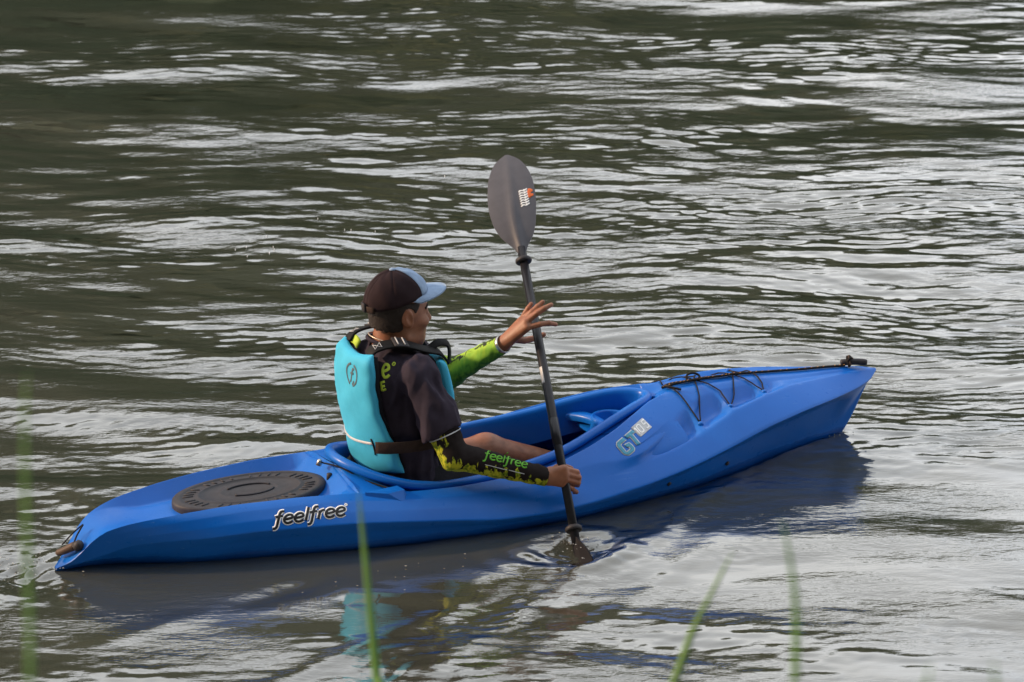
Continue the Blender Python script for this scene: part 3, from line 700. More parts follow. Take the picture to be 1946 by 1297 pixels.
# ------------------------------------------------------------------ lettering made of pen strokes wrapped on a surface
GL = {  # pen strokes on a unit x-height; f and l rise to 1.75
    'f': (.62, [[(-.18, -.52), (.02, -.50), (.14, -.25), (.24, .45), (.36, 1.20), (.50, 1.52), (.74, 1.52)], [(.02, .92), (.30, .98), (.62, .98)]]),
    'e': (.84, [[(.10, .50), (.40, .52), (.72, .62), (.70, .90), (.46, 1.02), (.20, .84), (.08, .45), (.20, .08), (.46, -.02), (.74, .14)]]),
    'l': (.40, [[(.10, .0), (.22, .8), (.36, 1.62)]]),
    'r': (.58, [[(.06, .0), (.14, .5), (.20, 1.0)], [(.17, .70), (.34, .95), (.60, 1.0)]]),
    'G': (.95, [[(.84, 1.0), (.22, 1.0), (.08, .85), (.02, .22), (.12, .02), (.62, .02), (.72, .12), (.76, .50), (.44, .50)]]),
    'T': (.85, [[(.05, 1.0), (.90, 1.0)], [(.50, 1.0), (.36, .0)]]),
    '1': (.42, [[(.05, .75), (.28, .98), (.18, .0)]]),
    '0': (.78, [[(.20, .98), (.10, .85), (.04, .15), (.12, .02), (.50, .02), (.60, .15), (.66, .85), (.58, .98), (.20, .98)]]),
    '.': (.26, [[(.06, .04), (.10, .04)]]),
    '5': (.76, [[(.72, 1.0), (.16, 1.0), (.12, .56), (.56, .56), (.62, .45), (.58, .12), (.48, .02), (.02, .02)]]),
    'E': (.75, [[(.62, 1.0), (.12, 1.0), (.02, .0), (.56, .0)], [(.08, .5), (.52, .5)]]),
    'o': (.5, [[(.2, .3), (.05, .15), (.2, 0), (.35, .15), (.2, .3)]]),
}
def strokes_of(text, smooth=True, gap=0.0):
    x = 0; out = []
    for ch in text:
        w, ss = GL[ch]
        for s in ss:
            p = np.array(s, float) + [x, 0]; out.append(spline(p, 5) if smooth and len(p) > 2 else np.array([p[0] + (p[-1] - p[0]) * t for t in np.linspace(0, 1, 6)]) if len(p) == 2 else np.concatenate([np.linspace(a, b, 4)[:-1] for a, b in zip(p[:-1], p[1:])] + [p[-1:]]))
        x += w + gap
    return out, x
def wrap(strokes, bvh, org, ex, ey, size, r, lift, name, mat, parent, thick=.25, shear=0.0, seg=8):
    """lay strokes on a surface: org + ex*x + ey*y, cast along the frame normal onto the surface"""
    ex = nrm(ex); ey = np.asarray(ey, float); ey = nrm(ey - ex * (ey @ ex)); nn = np.cross(ex, ey); parts = []
    for s in strokes:
        P = []; N = []
        for x, y in s:
            q = np.asarray(org) + size * ((x + shear * y) * ex + y * ey)
            h = bvh.ray_cast(Vector(q + nn * .12), Vector(-nn), .3)
            p = np.array(h[0]) if h[0] else q; hn = np.array(h[1]) if h[0] else nn
            if hn @ nn < 0: hn = -hn
            P.append(p + nn * lift); N.append(nn if hn @ nn < .2 else hn)
        parts.append(tube(P, r, seg, flat=np.array(N), flatf=thick * min(1, .002 / r) if r else 1))
    return mesh_obj(name, *merge(parts), mat, parent)

# feelfree on the stern quarter
fs, fw = strokes_of('feelfree'); fs = [s * [1.75, 1.0] for s in fs]; fw *= 1.75; o_ = np.array([.672, -.25, .130]); ex_ = np.array([.232, -.033, .006]); ey_ = np.array([0, .30, 1.0])
sz = .240 / fw
lg = wrap(fs, hull_bvh, o_, ex_, ey_, sz, .0080, .0008, 'feelfree_outline', M['white'], kayak, shear=.2)
wrap(fs, hull_bvh, o_, ex_, ey_, sz, .0044, .0018, 'feelfree_letters', M['black'], lg, shear=.2)
rs, _ = strokes_of('o'); wrap([s + [fw + .15, 1.1] for s in rs], hull_bvh, o_, ex_, ey_, sz, .0022, .0012, 'registered_mark', M['white'], lg)
# GT 10.5 badge
gs, gw = strokes_of('GT', False); gs = [s * [1, .86] for s in gs]; o_ = np.array([1.945, -.285, .176]); ex_ = np.array([.165, .052, .062]); ey_ = np.array([-.15, .55, 1.0]); sz = .051
gt = wrap(gs, hull_bvh, o_, ex_, ey_, sz, .0100, .0008, 'badge_outline', M['silver'], kayak, shear=.15)
wrap(gs, hull_bvh, o_, ex_, ey_, sz, .0066, .0018, 'badge_letters', M['teal'], gt, shear=.15)
ns_, nw = strokes_of('10.5', False); off = gw + .12
plate = [np.array([(off + x, y) for x in np.linspace(-.02, nw * .62, 10)]) for y in np.linspace(.36, 1.02, 6)]
wrap(plate, hull_bvh, o_, ex_, ey_, sz, .0052, .0008, 'badge_plate', M['silver'], gt, shear=.15)
wrap([s * [.60, .56] + [off + .03, .42] for s in ns_], hull_bvh, o_, ex_, ey_, sz, .0026, .0020, 'badge_numbers', M['white'], gt, shear=.15)

# ------------------------------------------------------------------ the paddler (built in the kayak's own axes: u forward, v to port, z up)
person = empty('person', (KX, KY, 0), KTH)
tag(person, 'person in a cyan life vest and cap sitting in the blue kayak, paddling', 'person')
SH_R = np.array([1.222, -.180, .540]); EL_R = np.array([1.300, -.288, .280]); WR_R = np.array([1.592, -.388, .191])
SH_L = np.array([1.262, .170, .535]); EL_L = np.array([1.505, .185, .392]); WR_L = np.array([1.618, .006, .533])
NECK = np.array([1.190, 0, .575]); HEAD = np.array([1.238, 0.004, .700]); HYAW = rad(0); HR = rot3(HYAW, rad(2))
FING_R = [([(1.646, -.412, .220), (1.695, -.410, .199), (1.714, -.380, .178), (1.693, -.360, .171)], .0098), ([(1.647, -.418, .203), (1.701, -.413, .180), (1.717, -.381, .158), (1.695, -.360, .153)], .0100),
          ([(1.645, -.418, .186), (1.699, -.413, .161), (1.713, -.381, .140), (1.695, -.360, .136)], .0096), ([(1.638, -.412, .168), (1.676, -.414, .143), (1.700, -.396, .122), (1.703, -.374, .112)], .0090),
          ([(1.612, -.380, .204), (1.645, -.358, .206), (1.678, -.352, .202), (1.700, -.358, .194)], .0112)]
FING_L = [([(1.683, -.012, .616), (1.692, -.022, .643), (1.703, -.024, .660), (1.716, -.022, .674)], .0084), ([(1.680, -.034, .622), (1.705, -.047, .653), (1.726, -.049, .670), (1.747, -.047, .683)], .0092),
          ([(1.680, -.054, .622), (1.716, -.067, .653), (1.742, -.069, .667), (1.770, -.065, .675)], .0094), ([(1.677, -.066, .606), (1.720, -.080, .617), (1.753, -.081, .617), (1.782, -.076, .606)], .0092),
          ([(1.650, -.008, .552), (1.702, .004, .536), (1.748, .010, .537), (1.776, .004, .547)], .0108)]
tz = pchip([(-.02, 1.205), (.2, 1.212), (.35, 1.205), (.5, 1.205), (.62, 1.200)])
ta = pchip([(-.02, .125), (.12, .118), (.25, .114), (.38, .118), (.48, .122), (.55, .102), (.60, .068), (.63, .04)])
tb = pchip([(-.02, .175), (.12, .180), (.25, .162), (.38, .168), (.47, .182), (.53, .172), (.58, .120), (.62, .06)])
TY = rad(7)
def s_torso(P, grow=0.0):
    q = P.copy(); c, s = math.cos(TY), math.sin(TY); x = P[:, 0] - 1.205; y = P[:, 1]; z = np.clip(P[:, 2], .0, .61)
    xr = c * x + s * y; yr = -s * x + c * y; a = ta(z) + grow; b = tb(z) + grow
    d = (((np.abs((xr + 1.205 - tz(z)) / a)) ** 2.2 + np.abs(yr / b) ** 2.2) ** (1 / 2.2) - 1) * np.minimum(a, b)
    return np.maximum(d, np.maximum(-.01 - P[:, 2], P[:, 2] - (.612 + grow)) )

def s_head(P):
    q = (P - HEAD) @ HR   # x forward, y left, z up
    d = s_ell(q, (-.008, 0, .030), (.098, .077, .094))
    d = smin(d, s_ell(q, (.028, 0, -.045), (.066, .060, .078)), .04)
    d = smin(d, s_ell(q, (.058, 0, -.092), (.030, .030, .022)), .03)              # chin
    for s in (-1, 1):
        d = smin(d, s_cap(q, (-.002, s * .056, -.072), (.050, s * .030, -.096), .016, .013), .03)   # jaw
        d = smin(d, s_ell(q, (.062, s * .040, -.022), (.026, .022, .018)), .02)    # cheek bone
        d = smax(d, -s_ell(q, (.092, s * .032, .006), (.018, .020, .012)), .014)   # eye socket
        d = smin(d, s_ell(q, (.078, s * .031, .005), (.012, .014, .010)), .006)    # eyeball and lid
        ear = s_ell(q, (-.006, s * .080, .003), (.021, .009, .034), rot3(s * .35, -.2))
        ear = smax(ear, -s_ell(q, (.000, s * .090, .007), (.012, .008, .022), rot3(s * .35, -.2)), .006)
        d = smin(d, ear, .008)
    d = smin(d, s_cap(q, (.082, 0, .022), (.072, .035, .020), .010, .008), .02); d = smin(d, s_cap(q, (.082, 0, .022), (.072, -.035, .020), .010, .008), .02)
    d = smin(d, s_cap(q, (.090, 0, .008), (.106, 0, -.026), .008, .012), .012)     # nose
    d = smin(d, s_ell(q, (.094, .010, -.032), (.010, .009, .007)), .006); d = smin(d, s_ell(q, (.094, -.010, -.032), (.010, .009, .007)), .006)
    d = smin(d, s_ell(q, (.086, 0, -.057), (.009, .016, .005)), .008); d = smin(d, s_ell(q, (.084, 0, -.068), (.009, .014, .005)), .008)
    return d

def s_neck(P):
    a = HEAD + HR @ np.array([-.030, 0, -.045])
    d = s_cap(P, NECK + [0, 0, -.02], a, .062, .056); return smin(d, s_cap(P, NECK + [.03, 0, .0], HEAD + HR @ np.array([.01, 0, -.07]), .045, .040), .03)

def s_hand(P, wrist, fore, fing, flatn):
    d = None
    mcp = [np.array(f[0][0]) for f in fing[:4]]; wrist = np.asarray(wrist)
    fing = [(p, r * (1.14 if wrist[2] > .4 else 1.0)) for p, r in fing]
    d = s_cap(P, wrist - (wrist - fore) * .18, wrist, .028, .025)
    for i, m in enumerate(mcp):
        a = wrist + (m - wrist) * .12 + (m - np.mean(mcp, 0)) * .35
        d = smin(d, s_cap(P, a, m, .0165, .0135), .012)
    th = [np.array(p) for p in fing[4][0]]
    d = smin(d, s_cap(P, wrist + (th[0] - wrist) * .3, th[0], .017, .016), .014)
    for i, (pts, r) in enumerate(fing):
        e = s_chain(P, [np.array(p) for p in pts], [r * 1.0, r * .95, r * .88, r * .74], .002)
        e = np.minimum(e, np.min([np.linalg.norm(P - np.array(p), axis=1) - r * .99 for p in pts[1:3]], 0))
        d = smin(d, e, .004)
    return d

def bbox(pts, m): pts = np.asarray(pts, float); return pts.min(0) - m, pts.max(0) + m
parts = []
lo, hi = bbox([HEAD + [-.12, -.12, -.15], HEAD + [.14, .12, .14], NECK + [-.02, 0, -.05]], .02)
V, F = surf_net(lambda P: smin(s_head(P), s_neck(P), .02), lo, hi, .0034); parts.append((V, F))
for wr, el, fg in ((WR_R, EL_R, FING_R), (WR_L, EL_L, FING_L)):
    allp = [p for f in fg for p in f[0]] + [wr + (el - wr) * .25]
    lo, hi = bbox(allp, .03); parts.append(surf_net(lambda P: s_hand(P, wr, el, fg, None), lo, hi, .0024))
HIPS = [((1.24, -.09, .085), (1.590, -.135, .090), (1.95, -.10, .0)), ((1.24, .09, .085), (1.605, .105, .120), (1.96, .10, .0))]
def s_rest(P):
    d = s_torso(P, -.024)
    for s, e, w in ((SH_R, EL_R, WR_R), (SH_L, EL_L, WR_L)):
        d = smin(d, s_cap(P, s, e, .042, .036), .03); d = smin(d, s_cap(P, e, w, .040, .026), .02)
    for h, k_, a in HIPS:
        d = smin(d, s_cap(P, h, k_, .080, .056), .03); d = smin(d, s_cap(P, k_, a, .056, .034), .03)
        d = smin(d, s_cap(P, a, np.array(a) + [.05, 0, .10], .034, .022), .02)
    return smin(d, s_neck(P), .03)
lo, hi = bbox([(1.05, -.43, -.02), (2.05, .23, .63)], .02); parts.append(surf_net(s_rest, lo, hi, .009))
BV, BF = merge([(v, [tuple(q) for q in f]) for v, f in parts])
tmp = mesh_obj('body_tmp', BV, BF, M['skin'])
rm = tmp.modifiers.new('r', 'REMESH'); rm.mode = 'VOXEL'; rm.voxel_size = .0027; rm.use_smooth_shade = True
sm = tmp.modifiers.new('s', 'SMOOTH'); sm.factor = .5; sm.iterations = 2
dg = bpy.context.evaluated_depsgraph_get(); bme = bpy.data.meshes.new_from_object(tmp.evaluated_get(dg)); bme.name = 'body'
bpy.data.objects.remove(tmp); bme.materials.clear(); bme.materials.append(M['skin'])
bme.polygons.foreach_set('use_smooth', [True] * len(bme.polygons))
body = link(bpy.data.objects.new('body', bme), person)

def net_obj(name, fn, pts, m, h, mat, parent, it=1):
    lo, hi = bbox(pts, m); V, F = surf_net(fn, lo, hi, h); V = relax(V, F, it); o = mesh_obj(name, V, F, mat, parent); return o, V

# short hair under the cap
def s_hair(P):
    q = (P - HEAD) @ HR
    d = s_ell(q, (-.012, 0, .028), (.1005, .0805, .097)); d = smin(d, s_ell(q, (-.042, 0, -.035), (.058, .062, .055)), .03)
    edge = np.where(q[:, 0] < -.03, -.047 - .1 * (q[:, 0] + .03), -.047 + (q[:, 0] + .03) * 1.1)
    cut = edge - q[:, 2] + .004 * noise3(q, 60, 5)
    d = np.maximum(d, cut); d = np.maximum(d, q[:, 0] - .046 + .003 * noise3(q, 70, 6)); d = np.maximum(d, q[:, 2] - .055)
    for s in (-1, 1): d = np.maximum(d, -(s_ell(q, (.002, s * .080, -.003), (.025, .03, .040))))
    return d + .0009 * noise3(q, (190, 190, 90), 8)
net_obj('hair', s_hair, [HEAD + [-.12, -.1, -.1], HEAD + [.1, .1, .08]], .01, .003, M['hair'], person)
for s in (-1, 1):   # eyebrow and eye
    pe = [HEAD + HR @ np.array([.091, s * .016, .027]), HEAD + HR @ np.array([.084, s * .036, .031]), HEAD + HR @ np.array([.070, s * .052, .024])]
    mesh_obj('eyebrow', *tube(spline(pe, 4), .0042, 6), M['hair'], person)
    pe = [HEAD + HR @ np.array([.0895, s * .022, .006]), HEAD + HR @ np.array([.0885, s * .032, .008]), HEAD + HR @ np.array([.0790, s * .044, .006])]
    mesh_obj('eye', *tube(spline(pe, 3), .0030, 6), M['black'], person)
nk = [NECK + np.array([.066 * math.cos(a) + .004, .068 * math.sin(a), .044 - .020 * math.cos(a)]) for a in np.linspace(0, 2 * math.pi, 40, endpoint=False)]
mesh_obj('necklace', *tube(nk, .0022, 6, closed=True), M['gold'], person)

# cap: dark mesh crown, pale blue front panel and visor
cap = empty('cap'); cap.parent = person
CR = rot3(HYAW, rad(-7)); CC = HEAD + CR @ np.array([-.006, 0, .046])
def cap_pt(az, el, off=0.0):
    x = math.cos(el) * math.cos(az); y = math.cos(el) * math.sin(az); z = math.sin(el)
    fx = .112 if x > 0 else .113; r = np.array([x * (fx + off), y * (.089 + off), z * (.112 + off)])
    if x > 0: r[0] += .006 * math.sin(2 * el) * x; 
    return CC + CR @ r
def el0(az): return .10 + .13 * math.cos(az) 
def cap_panel(name, a0, a1, mat, off=0.0, n=26, m=18):
    V = []
    for th in (0, -.0025):
        for j in range(m):
            for i in range(n):
                az = a0 + (a1 - a0) * i / (n - 1); e = el0(az) + (math.pi / 2 - .02 - el0(az)) * j / (m - 1)
                dimple = -.0018 * math.exp(-((i if i < n / 2 else n - 1 - i) / 1.0) ** 2)
                V.append(cap_pt(az, e, off + th + dimple + .0010 * math.sin(az * 9 + e * 7)))
    F = grid_faces(m, n); o = n * m; return mesh_obj(name, V, F + [tuple(k + o for k in f[::-1]) for f in F] + [(i, i + o, i + 1 + o, i + 1) for i in range(n - 1)], mat, cap)
FA = rad(52)
cap_panel('front_panel', -FA, 0, M['capblue'], .0012); cap_panel('front_panel', 0, FA, M['capblue'], .0012)
for a0, a1 in ((FA, rad(110)), (rad(110), rad(172)), (rad(188), rad(250)), (rad(250), 2 * math.pi - FA)): cap_panel('crown_panel', a0, a1, M['capdark'])
cap_panel('back_strip', rad(171), rad(189), M['capdark'], -.0006, 8)
mesh_obj('button', *lathe([(.010, 0), (.010, .003), (.006, .006), (.001, .007)], 14, tuple(cap_pt(0, math.pi / 2) + [0, 0, -.001])), M['capblue'], cap)
vv_ = []; na, nr_ = 28, 9
for th in (.0, -.004):
    for j in range(nr_):
        for i in range(na):
            a = rad(-78) + rad(156) * i / (na - 1); s = j / (nr_ - 1); base = np.array([.109 * math.cos(a), .087 * math.sin(a), 0])
            ext = .072 * max(0, math.cos(a * .98)) ** .55; p = base + np.array([ext * s, 0, 0]); p[2] = .024 - .010 * s - .7 * p[1] ** 2 * (1.0 + .8 * s) + th
            vv_.append(CC + CR @ p)
Fv = grid_faces(nr_, na); o = na * nr_; ed = [(i, o + i, o + i + 1, i + 1) for i in range((nr_ - 1) * na, nr_ * na - 1)]
mesh_obj('visor', vv_, Fv + [tuple(k + o for k in f[::-1]) for f in Fv] + ed, M['capblue'], cap)
sb = [cap_pt(rad(a), el0(math.pi) + .07, .003) for a in range(150, 211, 6)]
mesh_obj('adjuster_strap', *ribbon(sb, [nrm(CR @ np.array([math.cos(rad(a)), math.sin(rad(a)), 0])) for a in range(150, 211, 6)], .022, .004), M['webbrown'], cap)
mesh_obj('strap_buckle', *ribbon([cap_pt(rad(a), el0(math.pi) + .10, .007) for a in (172, 180, 188)], nrm(CR @ np.array([-1, 0, 0])), .030, .006), M['rubber'], cap)

# t-shirt
HEM_R = SH_R + (EL_R - SH_R) * .70; HEM_L = SH_L + (EL_L - SH_L) * .70
def s_shirt(P):
    d = s_torso(P, .004)
    d = smin(d, s_ell(P, (1.205, 0, .545), (.085, .16, .070)), .03)
    for s, h, e in ((SH_R, HEM_R, EL_R), (SH_L, HEM_L, EL_L)):
        ax = nrm(e - s); r = (P - s) @ ax
        arm = s_cap(P, s, h + ax * .05, .064, .066)
        perp = P - s - r[:, None] * ax
        ang = np.arctan2(perp @ nrm(np.cross(ax, (0, 0, 1.))), perp @ nrm(np.cross(ax, np.cross(ax, (0, 0, 1.)))))
        arm = arm + .0080 * (np.abs(np.sin(2.5 * ang + 9 * r + 1.5 * np.sin(2 * ang))) - .6) * sstep(-.04, .10, r) + .0035 * np.sin(5 * ang - 22 * r)
        arm = np.maximum(arm, r - np.linalg.norm(h - s))
        d = smin(d, arm, .035)
    w = .0060 * noise3(P, (8, 8, 3.5), 11) + .0042 * noise3(P, (17, 17, 6), 12) + .0018 * noise3(P, (34, 34, 16), 13)
    w = w + .010 * (np.abs(noise3(P, (6, 6, 2.6), 17)) - .45) + .006 * (np.abs(noise3(P, (13, 13, 5), 18)) - .45)
    d = d + w
    d = np.maximum(d, -(s_neck(P) - .004)); return np.maximum(d, P[:, 2] - .622)
shirt, SV = net_obj('t_shirt', s_shirt, [(1.03, -.36, -.0), (1.48, .27, .63)], .01, .0052, M['shirt'], person)
shirt_bvh = BVHTree.FromPolygons([v.co[:] for v in shirt.data.vertices], [p.vertices[:] for p in shirt.data.polygons])
cl = [NECK + np.array([.070 * math.cos(a) + .004, .073 * math.sin(a), .030 - .022 * math.cos(a)]) for a in np.linspace(0, 2 * math.pi, 40, endpoint=False)]
mesh_obj('collar', *tube(cl, .0065, 8, closed=True), M['shirt'], shirt)
for txt, org, size, r in (('e', (1.058, -.20, .520), .034, .0050), ('o', (1.086, -.21, .554), .030, .0020), ('E', (1.058, -.20, .480), .026, .0040)):
    s_, _ = strokes_of(txt, txt != 'E')
    wrap(s_, shirt_bvh, np.array(org), np.array([.75, -.62, .25]), np.array([-.2, 0, 1.]), size, r, .0012, 'shirt_print', M['limep'], shirt)
sh_ = []
def s_shorts(P):
    d = None
    for h, k_, a in HIPS:
        e = s_cap(P, h, np.array(h) + (np.array(k_) - np.array(h)) * .62, .092, .080); d = e if d is None else smin(d, e, .03)
    return d + .003 * noise3(P, (12, 12, 12), 15)
net_obj('shorts', s_shorts, [(1.13, -.24, -.02), (1.55, .22, .2)], .01, .008, M['shorts'], person)

# sun sleeves on both forearms
def arm_sleeve(name, sh, el, wr, top, mat, ups, seed):
    a = sh + (el - sh) * top; ax1 = nrm(el - a); ax2 = nrm(wr - el); end = wr + ax2 * .002
    def f(P):
        d = smin(s_cap(P, a, el, .054, .047), s_cap(P, el, end, .047, .0325), .02)
        r = (P - el) @ ax2
        d = d + .0022 * np.sin(120 * r + 3 * noise3(P, 10, seed)) * np.exp(-((r - .0) / .05) ** 2) + .0022 * noise3(P, (18, 18, 18), seed + 1) + .001 * noise3(P, 40, seed + 2)
        d = np.maximum(d, (P - end) @ ax2); return np.maximum(d, (a - P) @ ax1)
    o, V = net_obj(name, f, [a, el, wr], .07, .0042, mat, person)
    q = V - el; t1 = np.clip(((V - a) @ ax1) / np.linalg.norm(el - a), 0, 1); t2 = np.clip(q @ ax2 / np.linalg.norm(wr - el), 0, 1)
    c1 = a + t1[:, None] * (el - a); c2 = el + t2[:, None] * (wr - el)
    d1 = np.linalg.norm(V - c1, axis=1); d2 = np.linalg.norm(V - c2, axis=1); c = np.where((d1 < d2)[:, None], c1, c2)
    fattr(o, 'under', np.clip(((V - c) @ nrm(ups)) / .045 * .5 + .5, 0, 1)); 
    return o
slv = arm_sleeve('arm_sleeve', SH_R, EL_R, WR_R, .55, M['sleeve'], (-.62, .10, -.75), 30)
sv_bvh = BVHTree.FromPolygons([v.co[:] for v in slv.data.vertices], [p.vertices[:] for p in slv.data.polygons])
axf = nrm(WR_R - EL_R); s_, w_ = strokes_of('feelfree'); s_ = [q * [1.35, 1] for q in s_]; w_ *= 1.35
wrap(s_, sv_bvh, EL_R + axf * .088 + np.array([.0, -.046, .024]) + [0, 0, .006], axf, np.array([.15, .45, .85]), .150 / w_, .0027, .0004, 'sleeve_print', M['green'], slv, thick=.6)
wrap([np.array([(x, -.8) for x in np.linspace(.2, w_ * .95, 14)])], sv_bvh, EL_R + axf * .088 + np.array([.0, -.046, .024]), axf, np.array([.15, .45, .85]), .150 / w_, .0011, .0004, 'sleeve_line', M['silver'], slv)
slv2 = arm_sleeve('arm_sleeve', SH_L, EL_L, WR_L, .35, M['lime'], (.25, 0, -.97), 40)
ax2 = nrm(WR_L - EL_L); b1 = nrm(np.cross(ax2, (0, 0, 1.))); b2 = np.cross(ax2, b1)
br = [WR_L + ax2 * .004 + .034 * (math.cos(a) * b1 + math.sin(a) * b2 * .9) for a in np.linspace(0, 2 * math.pi, 28, endpoint=False)]
mesh_obj('wristband', *tube(br, .0070, 8, closed=True, flat=np.array([nrm(p - WR_L - ax2 * .004) for p in br]), flatf=.35), M['metal'], person)
# painted highlight: thin pale ring where the sleeve leaves the shirt
axh = nrm(EL_R - SH_R); b1 = nrm(np.cross(axh, (0, 0, 1.))); b2 = np.cross(axh, b1)
ph_ = [HEM_R + axh * .012 + .0560 * (math.cos(a) * b1 + math.sin(a) * b2) for a in np.linspace(0, 2 * math.pi, 40, endpoint=False)]
mesh_obj('sleeve_highlight', *tube(ph_, .0020, 6, closed=True), M['silver'], slv)

# life vest
vest = empty('life_vest'); vest.parent = person
ub = pchip([(.18, 1.094), (.30, 1.074), (.40, 1.061), (.50, 1.056), (.58, 1.062), (.64, 1.090)])
cu = pchip([(.18, 2.7), (.30, 2.2), (.42, 1.1), (.55, .8), (.64, .8)])
def back_mid(s, t):
    z = .182 + .433 * t; hw = float(np.interp(t, [0, .2, .5, .8, .93, 1.0], [.165, .165, .150, .138, .128, .110]))
    v = hw * s - .01; zz = z - .018 * math.cos(s * 1.5) * (1 if t > .8 else 0) * (t - .8) * 5 + .02 * s * s * (1 - t)
    u = float(ub(zz)) + float(cu(zz)) * v * v + .0022 * math.sin(31 * t + 9 * s * s + 3 * math.sin(7 * s)) * abs(s) ** 2 + .0025 * math.sin(9 * t * 6.28 * .35 + 5 * s) * (1 - abs(s))
    n = nrm((-1, 2 * float(cu(zz)) * v, .12)); return np.array([u - .002, v, zz]), n
vb = pad('back_panel', back_mid, None, M['vest'], vest, .043, 34, 30, 10, 14)
vb_bvh = BVHTree.FromPolygons([v.co[:] for v in vb.data.vertices], [p.vertices[:] for p in vb.data.polygons])
def liner_mid(s, t):
    p, n = back_mid(s * .99, .02 + .96 * t); return p - n * .022, n
pad('back_lining', liner_mid, None, M['vestin'], vest, .030, 22, 20, 10, 14)
def front_mid(sg):
    def f(s, t):
        z = .215 + .345 * t; v = sg * (.078 + .068 * s); u = 1.362 + .012 * math.sin(t * 3) - 1.7 * v * v - .06 * max(0, t - .6)
        c, s2 = math.cos(TY), math.sin(TY); x = u - 1.205; return np.array([1.205 + c * x - s2 * v, s2 * x + c * v, z]), nrm((1, 3.0 * v, .1))
    return f
for sg in (-1, 1):
    fp = pad('front_panel', front_mid(sg), None, M['vest'], vest, .048, 16, 20, 8, 12)
    g_ = front_mid(sg); pad('front_lining', lambda s, t: (g_(s, t)[0] - g_(s, t)[1] * .020, g_(s, t)[1]), None, M['vestin'], vest, .030, 12, 14, 8, 12)
for sg in (-1, 1):
    P = spline([(1.082, sg * .085, .604), (1.105, sg * .092, .625), (1.155, sg * .098, .634), (1.215, sg * .104, .626), (1.275, sg * .104, .602), (1.335, sg * .098, .580), (1.365, sg * .09, .545)], 5)
    N = np.array([nrm((p[0] - 1.20, sg * .10, .42)) for p in P]); str_ = mesh_obj('shoulder_strap', *ribbon(P, N, .046, .008), M['web'], vest)
    i = int(len(P) * .42); mesh_obj('strap_buckle', *ribbon(P[i - 2:i + 3] + N[i - 2:i + 3] * .007, N[i - 2:i + 3], .054, .006), M['rubber'], str_)
    for dd in (-.020, .020):
        j = i; T = nrm(P[j + 1] - P[j - 1]); b = np.cross(T, N[j]); c = P[j] + N[j] * .012
        mesh_obj('buckle_bar', *tube([c + b * .022 + T * dd * .6, c - b * .022 + T * dd * .6], .0022, 6), M['silver'], str_)
    j = int(len(P) * .20); T = nrm(P[j + 1] - P[j - 1]); b = np.cross(T, N[j]); c = P[j] + N[j] * .0055
    for q in ([(-.012, -.014), (.012, .014)], [(-.012, .014), (.012, -.014)], [(-.012, -.014), (-.012, .014)], [(.012, -.014), (.012, .014)]):
        mesh_obj('stitching', *tube([c + T * q[0][0] + b * q[0][1], c + T * q[1][0] + b * q[1][1]], .0011, 5), M['silver'], str_)
    if sg > 0: continue
    lp = spline([(1.300, sg * .075 - .01, .585), (1.335, sg * .07 - .01, .606), (1.372, sg * .065 - .01, .600), (1.390, sg * .062, .566), (1.388, sg * .06, .520)], 5)
    mesh_obj('grab_loop', *ribbon(lp, np.array([nrm((p[0] - 1.33, -.05, p[2] - .55)) for p in lp]), .026, .007), M['web'], vest)
for sg in (-1,):   # waist strap from the back panel round the side
    P = []
    for a in np.linspace(0, 1, 12):
        z = .298 + .004 * math.sin(a * 3); v = sg * (.135 + .048 * math.sin(a * 3.0) ** .6 if 0 < a < 1 else .135); P.append((1.085 + .27 * a, sg * (.140 + .052 * math.sin(math.pi * a) ** .7) - (.03 if sg > 0 else 0), z))
    P = spline(P, 2); N = np.array([nrm((-math.cos(math.pi * min(1, max(0, (p[0] - 1.085) / .27))), sg * 1.2, 0)) for p in P])
    mesh_obj('waist_strap', *ribbon(P + N * .012, N, .040, .005), M['webbrown'], vest)
pad('lime_lining', lambda s, t: (np.array([1.092 + .016 * t, .062 + .030 * s, .598 + .026 * t - .01 * s * s]), nrm((-.8, 0, .6))), None, M['limep'], vest, .012, 12, 8)
# reflective line across the back and the round emblem
def on_back(s, t, lift=.0012):
    p, n = back_mid(s, t); h = vb_bvh.ray_cast(Vector(p + n * .1), Vector(-n), .3); return (np.array(h[0]) if h[0] else p) + n * lift, n
PN = [on_back(s, .235 + .03 * (1 - s)*.5) for s in np.linspace(.9, -.62, 26)]
mesh_obj('reflective_piping', *ribbon([p for p, n in PN], [n for p, n in PN], .008, .002), M['silver'], vest)
PN = [on_back(-.62 + .02 * k * 0, t) for k, t in enumerate(np.linspace(.165, .30, 6))]
mesh_obj('strap_seam', *ribbon([p for p, n in PN], [n for p, n in PN], .006, .003), M['web'], vest)
ec, en = on_back(-.30, .80); ex = nrm(np.cross((0, 0, 1.), en)) ; ey = nrm(np.cross(en, ex))
if ex[1] > 0: ex = -ex; ey = np.cross(en, ex); ey = ey if ey[2] > 0 else -ey
ring = [[(math.cos(a), math.sin(a) * 1.05) for a in np.linspace(rad(100), rad(250), 20)], [(math.cos(a), math.sin(a) * 1.05) for a in np.linspace(rad(-75), rad(72), 20)],
        [(.38, .52), (.22, .62), (.08, .45), (-.04, -.1), (-.16, -.62), (-.34, -.72)], [(-.26, .12), (.32, .16)], [(.15, -.95), (.35, -.7), (.42, -.5)]]
wrap([np.array(spline(r_, 3) if len(r_) < 10 else r_) for r_ in ring], vb_bvh, ec, ex, ey, .035, .0042, .0006, 'round_emblem', M['grey'], vest)
